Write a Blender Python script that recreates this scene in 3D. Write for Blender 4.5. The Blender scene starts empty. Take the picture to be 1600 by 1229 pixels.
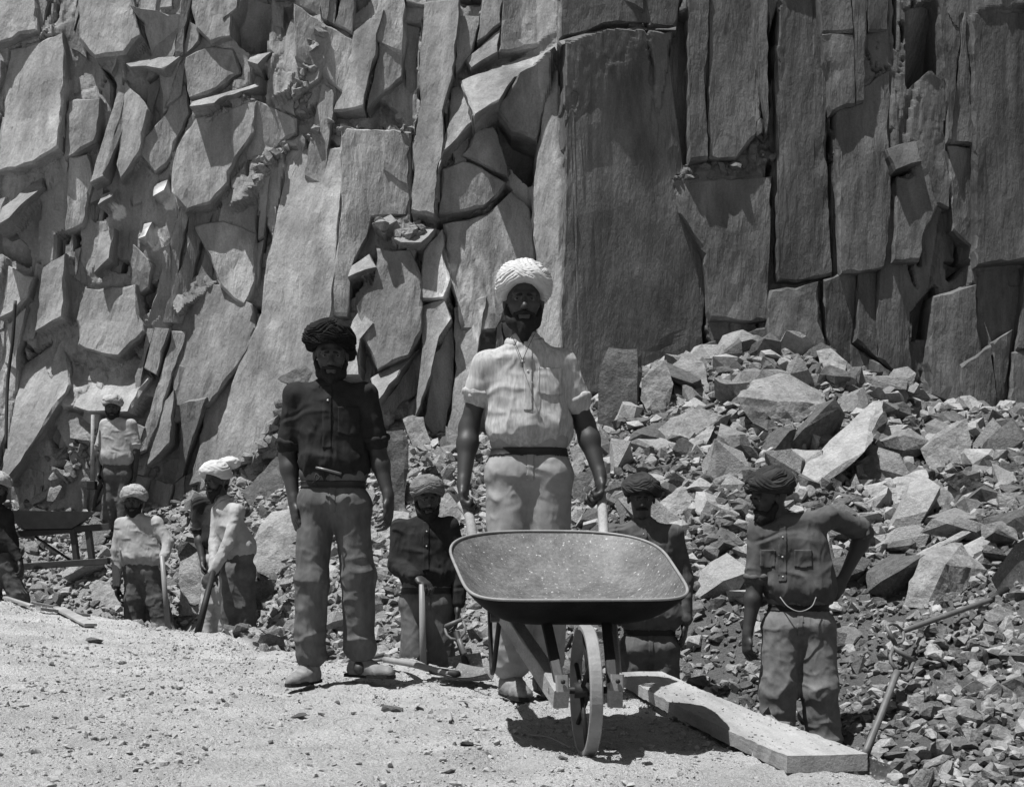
import bpy, math, random
import numpy as np
from mathutils import Vector, Matrix
random.seed(7); RNG = np.random.RandomState(11)
S = bpy.context.scene; COL = S.collection
# ---------------------------------------------------------------- camera, sky, sun, exposure
CZ, HY, F = 0.58, 884.0, 1800.0
cam = bpy.data.objects.new('camera', bpy.data.cameras.new('camera')); COL.objects.link(cam)
cam.location = (0, 0, CZ); cam.rotation_euler = (math.radians(90), 0, 0)
cam.data.sensor_width = 36; cam.data.lens = 36*F/1600; cam.data.shift_y = (HY-614.5)/1600
cam.data.clip_end = 500; cam.data.clip_start = .05; S.camera = cam
SUN = Vector((-0.30, -0.18, 0.93)).normalized()
w = bpy.data.worlds.new('World'); S.world = w; w.use_nodes = True
nt = w.node_tree; bgn = nt.nodes['Background']; sky = nt.nodes.new('ShaderNodeTexSky'); sky.sky_type = 'NISHITA'
sky.sun_disc = False; sky.sun_elevation = math.asin(SUN.z); sky.sun_rotation = math.atan2(SUN.x, SUN.y)
bw = nt.nodes.new('ShaderNodeRGBToBW')          # the photograph has no colour
nt.links.new(sky.outputs[0], bw.inputs[0]); nt.links.new(bw.outputs[0], bgn.inputs[0]); bgn.inputs[1].default_value = 0.05
sl = bpy.data.lights.new('sun', 'SUN'); sl.energy = 5.0; sl.angle = math.radians(.5); sl.color = (1, 1, 1)
so = bpy.data.objects.new('sun', sl); COL.objects.link(so); so.rotation_euler = (-SUN).to_track_quat('-Z', 'Y').to_euler()
S.view_settings.view_transform = 'Standard'; S.view_settings.look = 'None'; S.view_settings.gamma = 1
S.view_settings.use_curve_mapping = False; S.view_settings.exposure = 0.68

def P(px, py, d): return Vector(((px-800)/F*d, d, CZ+(HY-py)/F*d))

# ---------------------------------------------------------------- numpy noise
def _h(ix, iy, iz, s=0):
    n = (ix.astype(np.int64)*374761393 + iy.astype(np.int64)*668265263 + iz.astype(np.int64)*2147483647 + s*1274126177) & 0xffffffff
    n = ((n ^ (n >> 13))*1274126177) & 0xffffffff
    n = ((n ^ (n >> 16))*2246822519) & 0xffffffff
    return ((n ^ (n >> 15)) & 0xffffff)/float(0xffffff)*2-1
def vn(x, y, z=None, s=0):
    x = np.asarray(x, float); y = np.asarray(y, float); z = np.zeros_like(x) if z is None else np.asarray(z, float)
    i, j, k = np.floor(x), np.floor(y), np.floor(z); f, g, h = x-i, y-j, z-k
    f = f*f*(3-2*f); g = g*g*(3-2*g); h = h*h*(3-2*h); r = 0
    for a in (0, 1):
        for b in (0, 1):
            for c in (0, 1):
                if c and not np.any(h): continue
                r = r + _h(i+a, j+b, k+c, s)*(f if a else 1-f)*(g if b else 1-g)*(h if c else 1-h)
    return r
def fbm(x, y, z=None, o=4, s=0):
    r = 0; a = 1.; t = 0
    for q in range(o):
        r = r + a*vn(x*2**q, y*2**q, None if z is None else z*2**q, s+q*17); t += a; a *= .5
    return r/t

# ---------------------------------------------------------------- materials
MATS = {}
def mat(name, col, rough=.85, var=.25, *a_, grain=None, **k_):
    m = mat0(name, col, rough, var, *a_, **k_)
    if grain and 'grained' not in m:      # (scale, strength): fine mineral grain
        m['grained'] = 1; n = m.node_tree.nodes; l = m.node_tree.links; cmb = [x for x in n if x.bl_idname == 'ShaderNodeCombineColor'][0]
        src = cmb.inputs[0].links[0].from_socket; tc = [x for x in n if x.bl_idname == 'ShaderNodeTexCoord'][0]
        t = n.new('ShaderNodeTexNoise'); t.inputs['Scale'].default_value = grain[0]; t.inputs['Detail'].default_value = 3; t.inputs['Roughness'].default_value = .8; l.new(tc.outputs['Object'], t.inputs[0])
        r = n.new('ShaderNodeMapRange'); r.inputs[1].default_value = .32; r.inputs[2].default_value = .68; r.inputs[3].default_value = 1-grain[1]; r.inputs[4].default_value = 1+grain[1]; l.new(t.outputs[0], r.inputs[0])
        q = n.new('ShaderNodeMath'); q.operation = 'MULTIPLY'; l.new(src, q.inputs[0]); l.new(r.outputs[0], q.inputs[1])
        for i in range(3): l.new(q.outputs[0], cmb.inputs[i])
    return m
def mat0(name, col, rough=.85, var=.25, scale=8., bump=.3, bscale=60., metal=0., stretch=(1, 1, 1), weave=0, speck=None, spec=.3, bdist=.004):
    if name in MATS: return MATS[name]
    m = bpy.data.materials.new(name); m.use_nodes = True; n = m.node_tree.nodes; l = m.node_tree.links
    b = n['Principled BSDF']; b.inputs['Roughness'].default_value = rough; b.inputs['Metallic'].default_value = metal
    b.inputs['Specular IOR Level'].default_value = spec
    tc = n.new('ShaderNodeTexCoord'); mp = n.new('ShaderNodeMapping'); mp.inputs['Scale'].default_value = stretch
    l.new(tc.outputs['Object'], mp.inputs[0])
    t = n.new('ShaderNodeTexNoise'); t.inputs['Scale'].default_value = scale; t.inputs['Detail'].default_value = 8; t.inputs['Roughness'].default_value = .65
    l.new(mp.outputs[0], t.inputs[0])
    r = n.new('ShaderNodeMapRange'); r.inputs[1].default_value = .3; r.inputs[2].default_value = .7
    r.inputs[3].default_value = col*(1-var); r.inputs[4].default_value = col*(1+var); l.new(t.outputs[0], r.inputs[0])
    out = r.outputs[0]
    if speck:   # (scale, threshold, value): pale grains
        t3 = n.new('ShaderNodeTexNoise'); t3.inputs['Scale'].default_value = speck[0]; t3.inputs['Detail'].default_value = 4
        l.new(tc.outputs['Object'], t3.inputs[0])
        r3 = n.new('ShaderNodeMapRange'); r3.inputs[1].default_value = speck[1]; r3.inputs[2].default_value = speck[1]+.06; l.new(t3.outputs[0], r3.inputs[0])
        mx = n.new('ShaderNodeMix'); mx.data_type = 'FLOAT'; l.new(r3.outputs[0], mx.inputs[0]); l.new(out, mx.inputs[2]); mx.inputs[3].default_value = speck[2]
        out = mx.outputs[0]
    m['out'] = 1
    cmb = n.new('ShaderNodeCombineColor')
    for i in range(3): l.new(out, cmb.inputs[i])
    l.new(cmb.outputs[0], b.inputs['Base Color'])
    t2 = n.new('ShaderNodeTexNoise'); t2.inputs['Scale'].default_value = bscale; t2.inputs['Detail'].default_value = 6; t2.inputs['Roughness'].default_value = .7
    l.new(mp.outputs[0], t2.inputs[0]); bp_ = n.new('ShaderNodeBump'); bp_.inputs['Strength'].default_value = bump; bp_.inputs['Distance'].default_value = bdist
    l.new(t2.outputs[0], bp_.inputs['Height']); l.new(bp_.outputs[0], b.inputs['Normal'])
    MATS[name] = m; return m
M_WALL = mat('cliff stone', .235, .95, .42, 2.6, .9, 7., stretch=(1, 1, .33), bdist=.05, spec=.1, grain=(42., .15))
M_ROCK = mat('broken stone', .19, .95, .35, 7., .9, 14., speck=(60, .68, .42), bdist=.03, spec=.1, grain=(45., .28))
M_ROCKD = mat('dark broken stone', .10, .95, .4, 7., .9, 14., bdist=.03, spec=.1, grain=(45., .28))
M_PEB = mat('dusty pebble', .28, .95, .2, 7., .6, 40., bdist=.01, spec=.1)
M_ROCKL = mat('pale broken stone', .265, .95, .25, 7., .9, 16., speck=(50, .64, .25), bdist=.025, spec=.1, grain=(45., .22))
M_DUST = mat('ground dust and rubble fines', .32, .98, .22, 2.5, 1., 38., speck=(70, .66, .2), bdist=.055, spec=.05, grain=(120., .22))
M_WOOD = mat('weathered timber', .24, .85, .35, 10., .6, 60., stretch=(1, .12, 1), bdist=.006, spec=.1, grain=(140., .2))
M_WOODD = mat('dark worn timber', .035, .7, .3, 10., .4, 60., stretch=(1, .3, 1))
M_SHAFT = mat('polished shaft wood', .2, .45, .25, 12., .2, 60., stretch=(1, 1, .2))
M_SHAFTD = mat('stained shaft wood', .10, .5, .3, 12., .2, 60., stretch=(1, 1, .2))
M_TRAY = mat('worn tray steel', .085, .6, .5, 9., .6, 40., speck=(85, .645, .32), metal=.0, spec=.45, bdist=.004, grain=(70., .38))
M_UNDERSHADE = mat('tray underside with painted shade', .012, .85, .4, 9., .3, 40., spec=.08)  # near-black: the shadow beneath the tray is put into its colour
M_IRON = mat('dark iron', .016, .6, .4, 12., .4, 60., spec=.25)
M_RIM = mat('worn wheel iron', .19, .55, .25, 14., .4, 60., spec=.5)
M_SKIN = mat('skin', .027, .55, .15, 20., .25, 160., spec=.45, bdist=.002)
M_HAIR = mat('black hair', .012, .7, .4, 60., .9, 150., spec=.2)
M_EYE = mat('eye white', .10, .3, .05, 10., 0., 10.)
M_PUP = mat('pupil', .01, .2, .05, 10., 0., 10.)
def cloth(name, c, v=.16, st=(1, 1, 1)): return mat(name, c, .95, v, 14., .45, 210., stretch=st, spec=.1, bdist=.0025)

# ---------------------------------------------------------------- mesh helpers
def link(name, me, m=None, parent=None, smooth=True):
    o = bpy.data.objects.new(name, me); COL.objects.link(o)
    if m is not None and not me.materials: me.materials.append(m)
    if parent is not None: o.parent = parent; o.matrix_parent_inverse = Matrix()
    return o
def mk(name, v, f, smooth=False):
    me = bpy.data.meshes.new(name); v = np.asarray(v, float)
    if isinstance(f, np.ndarray):
        me.vertices.add(len(v)); me.vertices.foreach_set('co', v.astype(np.float32).ravel())
        k = f.shape[1]; me.loops.add(f.size); me.loops.foreach_set('vertex_index', f.astype(np.int32).ravel())
        me.polygons.add(len(f)); me.polygons.foreach_set('loop_start', np.arange(0, f.size, k, dtype=np.int32))
        try: me.polygons.foreach_set('loop_total', np.full(len(f), k, dtype=np.int32))
        except Exception: pass
        me.update(calc_edges=True); me.validate()
    else:
        me.from_pydata([tuple(x) for x in v], [], f); me.update()
    me.polygons.foreach_set('use_smooth', np.full(len(me.polygons), smooth)); return me
def root(name, label, cat, loc, group=None):
    o = bpy.data.objects.new(name, None); o.empty_display_size = .1; COL.objects.link(o); o.location = loc
    o['label'] = label; o['category'] = cat
    if group: o['group'] = group
    return o
def tag(o, label, cat, group=None):
    o['label'] = label; o['category'] = cat
    if group: o['group'] = group
    return o
def part(r, name, v, f, m, smooth=True, parent=None):
    """mesh given in world coordinates, linked as a child of thing r (its own origin is the thing's origin)"""
    v = np.asarray(v, float) - np.array(r.location)
    return link(name, mk(name, v, f, smooth), m, parent or r)
def single(name, v, f, m, label, cat, group=None, smooth=False):
    v = np.asarray(v, float); c = v.mean(0); c[2] = v[:, 2].min()
    o = link(name, mk(name, v-c, f, smooth), m); o.location = c
    return tag(o, label, cat, group)
def merge(lst):
    V = []; Fa = []; n = 0
    for v, f in lst:
        V.append(np.asarray(v, float)); Fa += [tuple(i+n for i in q) for q in f]; n += len(v)
    return np.concatenate(V), Fa
def tube(pts, rad, seg=10, flat=1., axis=None, cap=True):
    pts = [Vector(p) for p in pts]; n = len(pts); rad = [rad]*n if not hasattr(rad, '__len__') else rad
    V = []; Fa = []; prev = None
    for i, p in enumerate(pts):
        t = (pts[min(i+1, n-1)]-pts[max(i-1, 0)]).normalized()
        if prev is None:
            u = t.cross(Vector(axis) if axis else Vector((0, 0, 1)));
            if u.length < .05: u = t.cross(Vector((1, 0, 0)))
        else: u = prev - t*prev.dot(t)
        u.normalize(); prev = u; b = t.cross(u)
        for k in range(seg):
            a = 2*math.pi*k/seg; V.append(p + u*math.cos(a)*rad[i] + b*math.sin(a)*rad[i]*flat)
    for i in range(n-1):
        for k in range(seg):
            a = i*seg+k; b2 = i*seg+(k+1) % seg; Fa.append((a, b2, b2+seg, a+seg))
    if cap: Fa.append(tuple(range(seg))[::-1]); Fa.append(tuple((n-1)*seg+k for k in range(seg)))
    return np.array([tuple(v) for v in V]), Fa
def beam(a, b, wdt, hgt, up=(0, 0, 1), bev=.004):
    """squared timber from a to b with chamfered long edges"""
    a = Vector(a); b = Vector(b); t = (b-a).normalized(); s = t.cross(Vector(up)).normalized(); u = s.cross(t)
    pr = []; W, H = wdt/2, hgt/2
    for x, z in ((-W+bev, -H), (W-bev, -H), (W, -H+bev), (W, H-bev), (W-bev, H), (-W+bev, H), (-W, H-bev), (-W, -H+bev)): pr.append((x, z))
    V = []; n = max(2, int((b-a).length/.12)+1)
    for i in range(n):
        c = a + (b-a)*(i/(n-1))
        for x, z in pr: V.append(c + s*(x+random.uniform(-1, 1)*bev*.35) + u*(z+random.uniform(-1, 1)*bev*.35))
    Fa = []
    for i in range(n-1):
        for k in range(8): Fa.append((i*8+k, i*8+(k+1) % 8, (i+1)*8+(k+1) % 8, (i+1)*8+k))
    Fa.append(tuple(range(8))[::-1]); Fa.append(tuple((n-1)*8+k for k in range(8)))
    return np.array([tuple(v) for v in V]), Fa
def catmull(pts, n=6):
    pts = [Vector(p) for p in pts]; P_ = [pts[0]*2-pts[1]]+pts+[pts[-1]*2-pts[-2]]; out = []
    for i in range(1, len(P_)-2):
        for k in range(n):
            t = k/n; p0, p1, p2, p3 = P_[i-1:i+3]
            out.append(.5*((2*p1)+(p2-p0)*t+(2*p0-5*p1+4*p2-p3)*t*t+(-p0+3*p1-3*p2+p3)*t**3))
    out.append(pts[-1]); return out

# ---------------------------------------------------------------- terrain: work floor in front, pit behind its edge, rubble slope up to the wall
COLS = [(-700, [(0, .0), (6, .1), (9.3, .33), (10, -.1), (11.5, .1), (12.6, 1.0), (14, 2.2)]),
 (-250, [(0, 0), (5, .05), (9.3, .33), (9.8, .3), (10.3, -.2), (11.5, 0), (12.6, .9), (14, 2.2)]),
 (0, [(0, 0), (4, 0), (7, .12), (9.2, .30), (9.8, .28), (10.3, -.25), (11, -.1), (12, .3), (13, 1.2), (14.5, 2.6)]),
 (200, [(0, 0), (4, 0), (7, .02), (9.6, .12), (10.1, .10), (10.6, -.35), (11.3, -.1), (12.1, .55), (12.7, .92), (13.3, 1.1), (14.5, 2.2)]),
 (350, [(0, 0), (5, 0), (8.6, .06), (8.95, .05), (9.25, -.3), (10, -.15), (11, .3), (12, .85), (13.5, 2.0), (15, 3)]),
 (480, [(0, 0), (6, 0), (7.4, .04), (7.9, -.3), (8.6, -.2), (10, .5), (12, 1.3), (14, 2.4)]),
 (650, [(0, 0), (5.8, 0), (6.6, .05), (6.85, .03), (7.1, -.5), (7.9, -.35), (10, .8), (11.5, 1.4), (13, 2.1), (14.5, 2.8)]),
 (850, [(0, 0), (5.6, 0), (6.3, 0), (6.7, -.5), (7.6, -.45), (9, .4), (10, .9), (12, 1.7), (13.5, 2.2)]),
 (1000, [(0, 0), (5.3, 0), (5.8, -.05), (6.3, -.45), (7.3, -.4), (8.3, .15), (9.5, .95), (11, 1.9), (12.5, 2.6), (14, 3)]),
 (1200, [(0, 0), (4, 0), (4.4, -.05), (5.0, -.5), (6.6, -.5), (7.5, -.05), (9, .85), (10.5, 1.75), (11.8, 2.7), (12.8, 3.0)]),
 (1350, [(0, 0), (3.2, 0), (3.4, -.05), (3.9, -.45), (5.8, -.5), (7, -.1), (8.5, .7), (10, 1.5), (11.5, 2.35), (12.8, 2.6)]),
 (1460, [(0, 0), (2.95, 0), (3.15, -.05), (3.6, -.45), (5.5, -.45), (6.7, -.05), (8, .6), (10, 1.45), (12, 2.15), (13, 2.3)]),
 (1600, [(0, 0), (2.4, 0), (2.6, -.1), (3.2, -.5), (5.2, -.5), (6.5, .0), (8, .75), (10, 1.6), (12, 2.1), (13, 2.2)]),
 (1950, [(0, 0), (1.9, 0), (2.1, -.1), (2.8, -.5), (5, -.45), (7, .4), (10, 1.6), (13, 2.2)]),
 (2500, [(0, 0), (1.9, 0), (2.1, -.1), (2.8, -.5), (5, -.45), (7, .4), (10, 1.6), (13, 2.2)])]
CU = np.array([c[0] for c in COLS], float)
def terr0(X, Y):
    X = np.asarray(X, float); Y = np.asarray(Y, float); U = np.clip(800+F*X/np.maximum(Y, 1.6), CU[0], CU[-1]-1)
    i = np.clip(np.searchsorted(CU, U, side='right')-1, 0, len(CU)-2); t = (U-CU[i])/(CU[i+1]-CU[i])
    Zs = np.stack([np.interp(Y, [q[0] for q in c[1]], [q[1] for q in c[1]]) for c in COLS])
    ar = np.arange(Zs.shape[1]) if Zs.ndim == 2 else None
    return Zs[i, ar]*(1-t)+Zs[i+1, ar]*t
def floor_mask(X, Y):     # 1 on the dusty work floor, 0 in the pit and on the rubble
    U = np.clip(800+F*X/np.maximum(Y, 1.6), CU[0], CU[-1])
    ed = np.interp(U, [-700, -250, 0, 200, 350, 480, 650, 850, 1000, 1200, 1350, 1460, 1600, 1950, 2500],
                   [9.9, 9.9, 9.9, 10.2, 9.05, 7.6, 6.95, 6.4, 5.8, 4.4, 3.4, 3.1, 2.6, 2.1, 2.1])
    return np.clip((ed+.12*vn(X*3, Y*3)-Y)/.15, 0, 1)
def terr(X, Y):
    X = np.atleast_1d(np.asarray(X, float)); Y = np.atleast_1d(np.asarray(Y, float))
    k = floor_mask(X, Y)
    fl = .018*fbm(X*1.3, Y*1.3, o=3, s=3)+.026*fbm(X*5, Y*5, o=4, s=9)+.012*np.maximum(vn(X*19, Y*19, s=5), 0)+.006*vn(X*40, Y*40, s=6)-.022*np.clip(vn(X*5.5, Y*3.2, s=12)*2-.7, 0, 1)
    sl_ = .14*fbm(X*1.6, Y*1.6, o=4, s=21)
    return terr0(X, Y)+fl*k+sl_*(1-k)
def tz(x, y): return float(terr([x], [y])[0])
def hit(px, py, lo=2.2, hi=14.):
    d = np.arange(lo, hi, .02); X = (px-800)/F*d; Z = CZ+(HY-py)/F*d; g = terr(X, d) > Z
    return float(d[np.argmax(g)]) if g.any() else 12.5

xs = np.concatenate([np.arange(-60, -9, 3.), np.arange(-9, -3, .05), np.arange(-3, 3, .02), np.arange(3, 9, .05), np.arange(9, 61, 3.)])
ys = [-60, -40, -25, -15, -8, -4, -2, -1, 0, .8, 1.4, 1.8]; y = 2.0
while y < 15: ys.append(y); y += .0065*y
ys = np.array(ys + [15.5, 17., 20.]); GX, GY = np.meshgrid(xs, ys)
gz = terr(GX.ravel(), GY.ravel()); n0, n1 = len(ys), len(xs)
idx = np.arange(n0*n1).reshape(n0, n1); q = np.stack([idx[:-1, :-1], idx[:-1, 1:], idx[1:, 1:], idx[1:, :-1]], -1).reshape(-1, 4)
gme = mk('ground', np.stack([GX.ravel(), GY.ravel(), gz], -1), q, True)
at = gme.attributes.new('floor', 'FLOAT', 'POINT'); UG = 800+F*GX.ravel()/np.maximum(GY.ravel(), 1.6); at.data.foreach_set('value', np.maximum(floor_mask(GX.ravel(), GY.ravel()), .38*np.clip((930-UG)/120, 0, 1)).astype(np.float32))
# dust on the floor is paler than the fines between the rubble
n = M_DUST.node_tree.nodes; l = M_DUST.node_tree.links; cmb = [x for x in n if x.bl_idname == 'ShaderNodeCombineColor'][0]
src = cmb.inputs[0].links[0].from_socket; aa = n.new('ShaderNodeAttribute'); aa.attribute_name = 'floor'
mr = n.new('ShaderNodeMapRange'); mr.inputs[3].default_value = .40; mr.inputs[4].default_value = 1.48; l.new(aa.outputs['Fac'], mr.inputs[0])
mm = n.new('ShaderNodeMath'); mm.operation = 'MULTIPLY'; l.new(src, mm.inputs[0]); l.new(mr.outputs[0], mm.inputs[1])
for i in range(3): l.new(mm.outputs[0], cmb.inputs[i])
g = link('ground', gme, M_DUST); g['kind'] = 'structure'

# ---------------------------------------------------------------- the rock wall
D0 = 13.0; DU = 3.0
us = np.arange(-420, 2060, DU); vs = np.arange(-330, 830, DU); U, V = np.meshgrid(us, vs)
X = (U-800)/F*D0; Z = CZ+(HY-V)/F*D0
def vor(U, V, wd, ht, s, jit=.85):
    a = U/wd; b = V/ht; ia = np.floor(a); ib = np.floor(b); F1 = np.full(U.shape, 9.); F2 = np.full(U.shape, 9.)
    ba = np.zeros(U.shape); bb = np.zeros(U.shape); ca = np.zeros(U.shape); cb = np.zeros(U.shape)
    for da in (-1, 0, 1):
        for db in (-1, 0, 1):
            i, j = ia+da, ib+db; sa = i+.5+.5*jit*_h(i, j, i*0, s); sb = j+.5+.5*jit*_h(i, j, i*0, s+1)
            dd = np.abs(a-sa)*.75+np.sqrt((a-sa)**2+(b-sb)**2)*.5
            m = dd < F1; F2 = np.where(m, F1, np.minimum(F2, dd)); F1 = np.where(m, dd, F1)
            ba = np.where(m, i, ba); bb = np.where(m, j, bb); ca = np.where(m, (a-sa)*wd, ca); cb = np.where(m, (b-sb)*ht, cb)
    z = ba*0
    return F2-F1, _h(ba, bb, z, s+2), _h(ba, bb, z, s+3), _h(ba, bb, z, s+4), ca/F*D0, -cb/F*D0
left = np.clip((880-U)/60, 0, 1); far_l = np.clip((420-U)/120, 0, 1)
def base(U, V):
    l_ = np.clip((880-U)/60, 0, 1); zz = (HY-V)/F*D0
    return .10*zz*l_ + .03*zz*(1-l_) - .10*l_ + .25*vn(U/330, V/500, s=40)
Uw = U+7*fbm(U/90, V/90, o=1, s=1)+(V-500)*.10*far_l; Vw = V+10*fbm(U/60, V/80, o=1, s=2)+.35*(U-400)*left
H = np.zeros(U.shape)
e, r1, r2, r3, la, lb = vor(Uw, Vw, 62, 130, 100); HL = .15*r1+(.34*r2)*la+(.14*r3+.03)*lb; TON = 1+.16*r3+.10*np.exp(-(e/.05)**2)
e, r1, r2, r3, la, lb = vor(Uw, Vw, 33, 60, 200); HL += (.06*r1+.28*r2*la+.14*r3*lb)*(r3 > -.3)+.03*np.exp(-(e/.05)**2)*(r1 > 0)
e, r1, r2, r3, la, lb = vor(Uw+V*.2, Vw, 14, 26, 250); HL += .018*r1+.18*r2*la+.15*r3*lb*(r2 > 0)
e, r1, r2, r3, la, lb = vor(U+8*fbm(U/80, V/160, o=1, s=5), V+.2*U, 120, 330, 300); HR = .17*r1+(.26+.16*r2)*la+.07*r3*lb+.10*np.exp(-(e/.03)**2)
e, r1, r2, r3, la, lb = vor(Uw, Vw, 44, 90, 400); HR += (.05*r1+.15*r2*la+.16*r3*lb)*(r2 > -.1)+.03*np.exp(-(e/.05)**2)*(r1 > .1)
e, r1, r2, r3, la, lb = vor(Uw, Vw, 18, 40, 450); HR += (.012*r1+.13*r2*la+.12*r3*lb)*(r3 > -.2)
H = .35*(HL*left+HR*(1-left))
UQ = U+3.6*fbm(U/20, V/24, o=2, s=31); VQ = V+3.6*fbm(U/24, V/20, o=2, s=33)
def poly(pts, off, a=0., b=0., keep=.22):
    """one rock facet: outline in reference-plane units, depth offset (m), slope to the right a, slope upwards b"""
    off = off*.7+.12 if off >= .2 else off*.45; a = a*.85
    pts = np.array(pts, float); c = pts.mean(0); k = (D0+off+float(base(np.array([c[0]]), np.array([c[1]]))[0]))/D0
    pts = np.stack([800+(pts[:, 0]-800)*k, HY+(pts[:, 1]-HY)*k], -1); c = pts.mean(0)
    lo = pts.min(0)-8; hi = pts.max(0)+8
    i0, i1 = np.searchsorted(vs, [lo[1], hi[1]]); j0, j1 = np.searchsorted(us, [lo[0], hi[0]])
    x, y = UQ[i0:i1, j0:j1], VQ[i0:i1, j0:j1]; ins = np.zeros(x.shape, bool)
    for q in range(len(pts)):
        (xa, ya), (xb, yb) = pts[q], pts[q-1]
        if ya == yb: continue
        ins ^= ((ya > y) != (yb > y)) & (x < (xb-xa)*(y-ya)/(yb-ya)+xa)
    pl = off+a*(U[i0:i1, j0:j1]-c[0])/F*D0+b*(c[1]-V[i0:i1, j0:j1])/F*D0+keep*H[i0:i1, j0:j1]*.5
    H[i0:i1, j0:j1] = np.where(ins, pl, H[i0:i1, j0:j1])
def crack(pts, wd, dep=.45):
    lo = np.array(pts).min(0)-wd*3-8; hi = np.array(pts).max(0)+wd*3+8
    i0, i1 = np.searchsorted(vs, [lo[1], hi[1]]); j0, j1 = np.searchsorted(us, [lo[0], hi[0]]); x, y = UQ[i0:i1, j0:j1], VQ[i0:i1, j0:j1]
    dm = np.full(x.shape, 1e9)
    for (xa, ya), (xb, yb) in zip(pts[:-1], pts[1:]):
        t = np.clip(((x-xa)*(xb-xa)+(y-ya)*(yb-ya))/((xb-xa)**2+(yb-ya)**2+1e-9), 0, 1); dm = np.minimum(dm, np.hypot(x-xa-t*(xb-xa), y-ya-t*(yb-ya)))
    wv = wd*(.25+.75*np.clip(.5+vn(x/30, y/30, s=77), 0, 1.2)); H[i0:i1, j0:j1] += dep*np.clip(1.5-dm/(wv/2.), 0, 1)*np.clip(wv/3., 0, 1)
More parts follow.
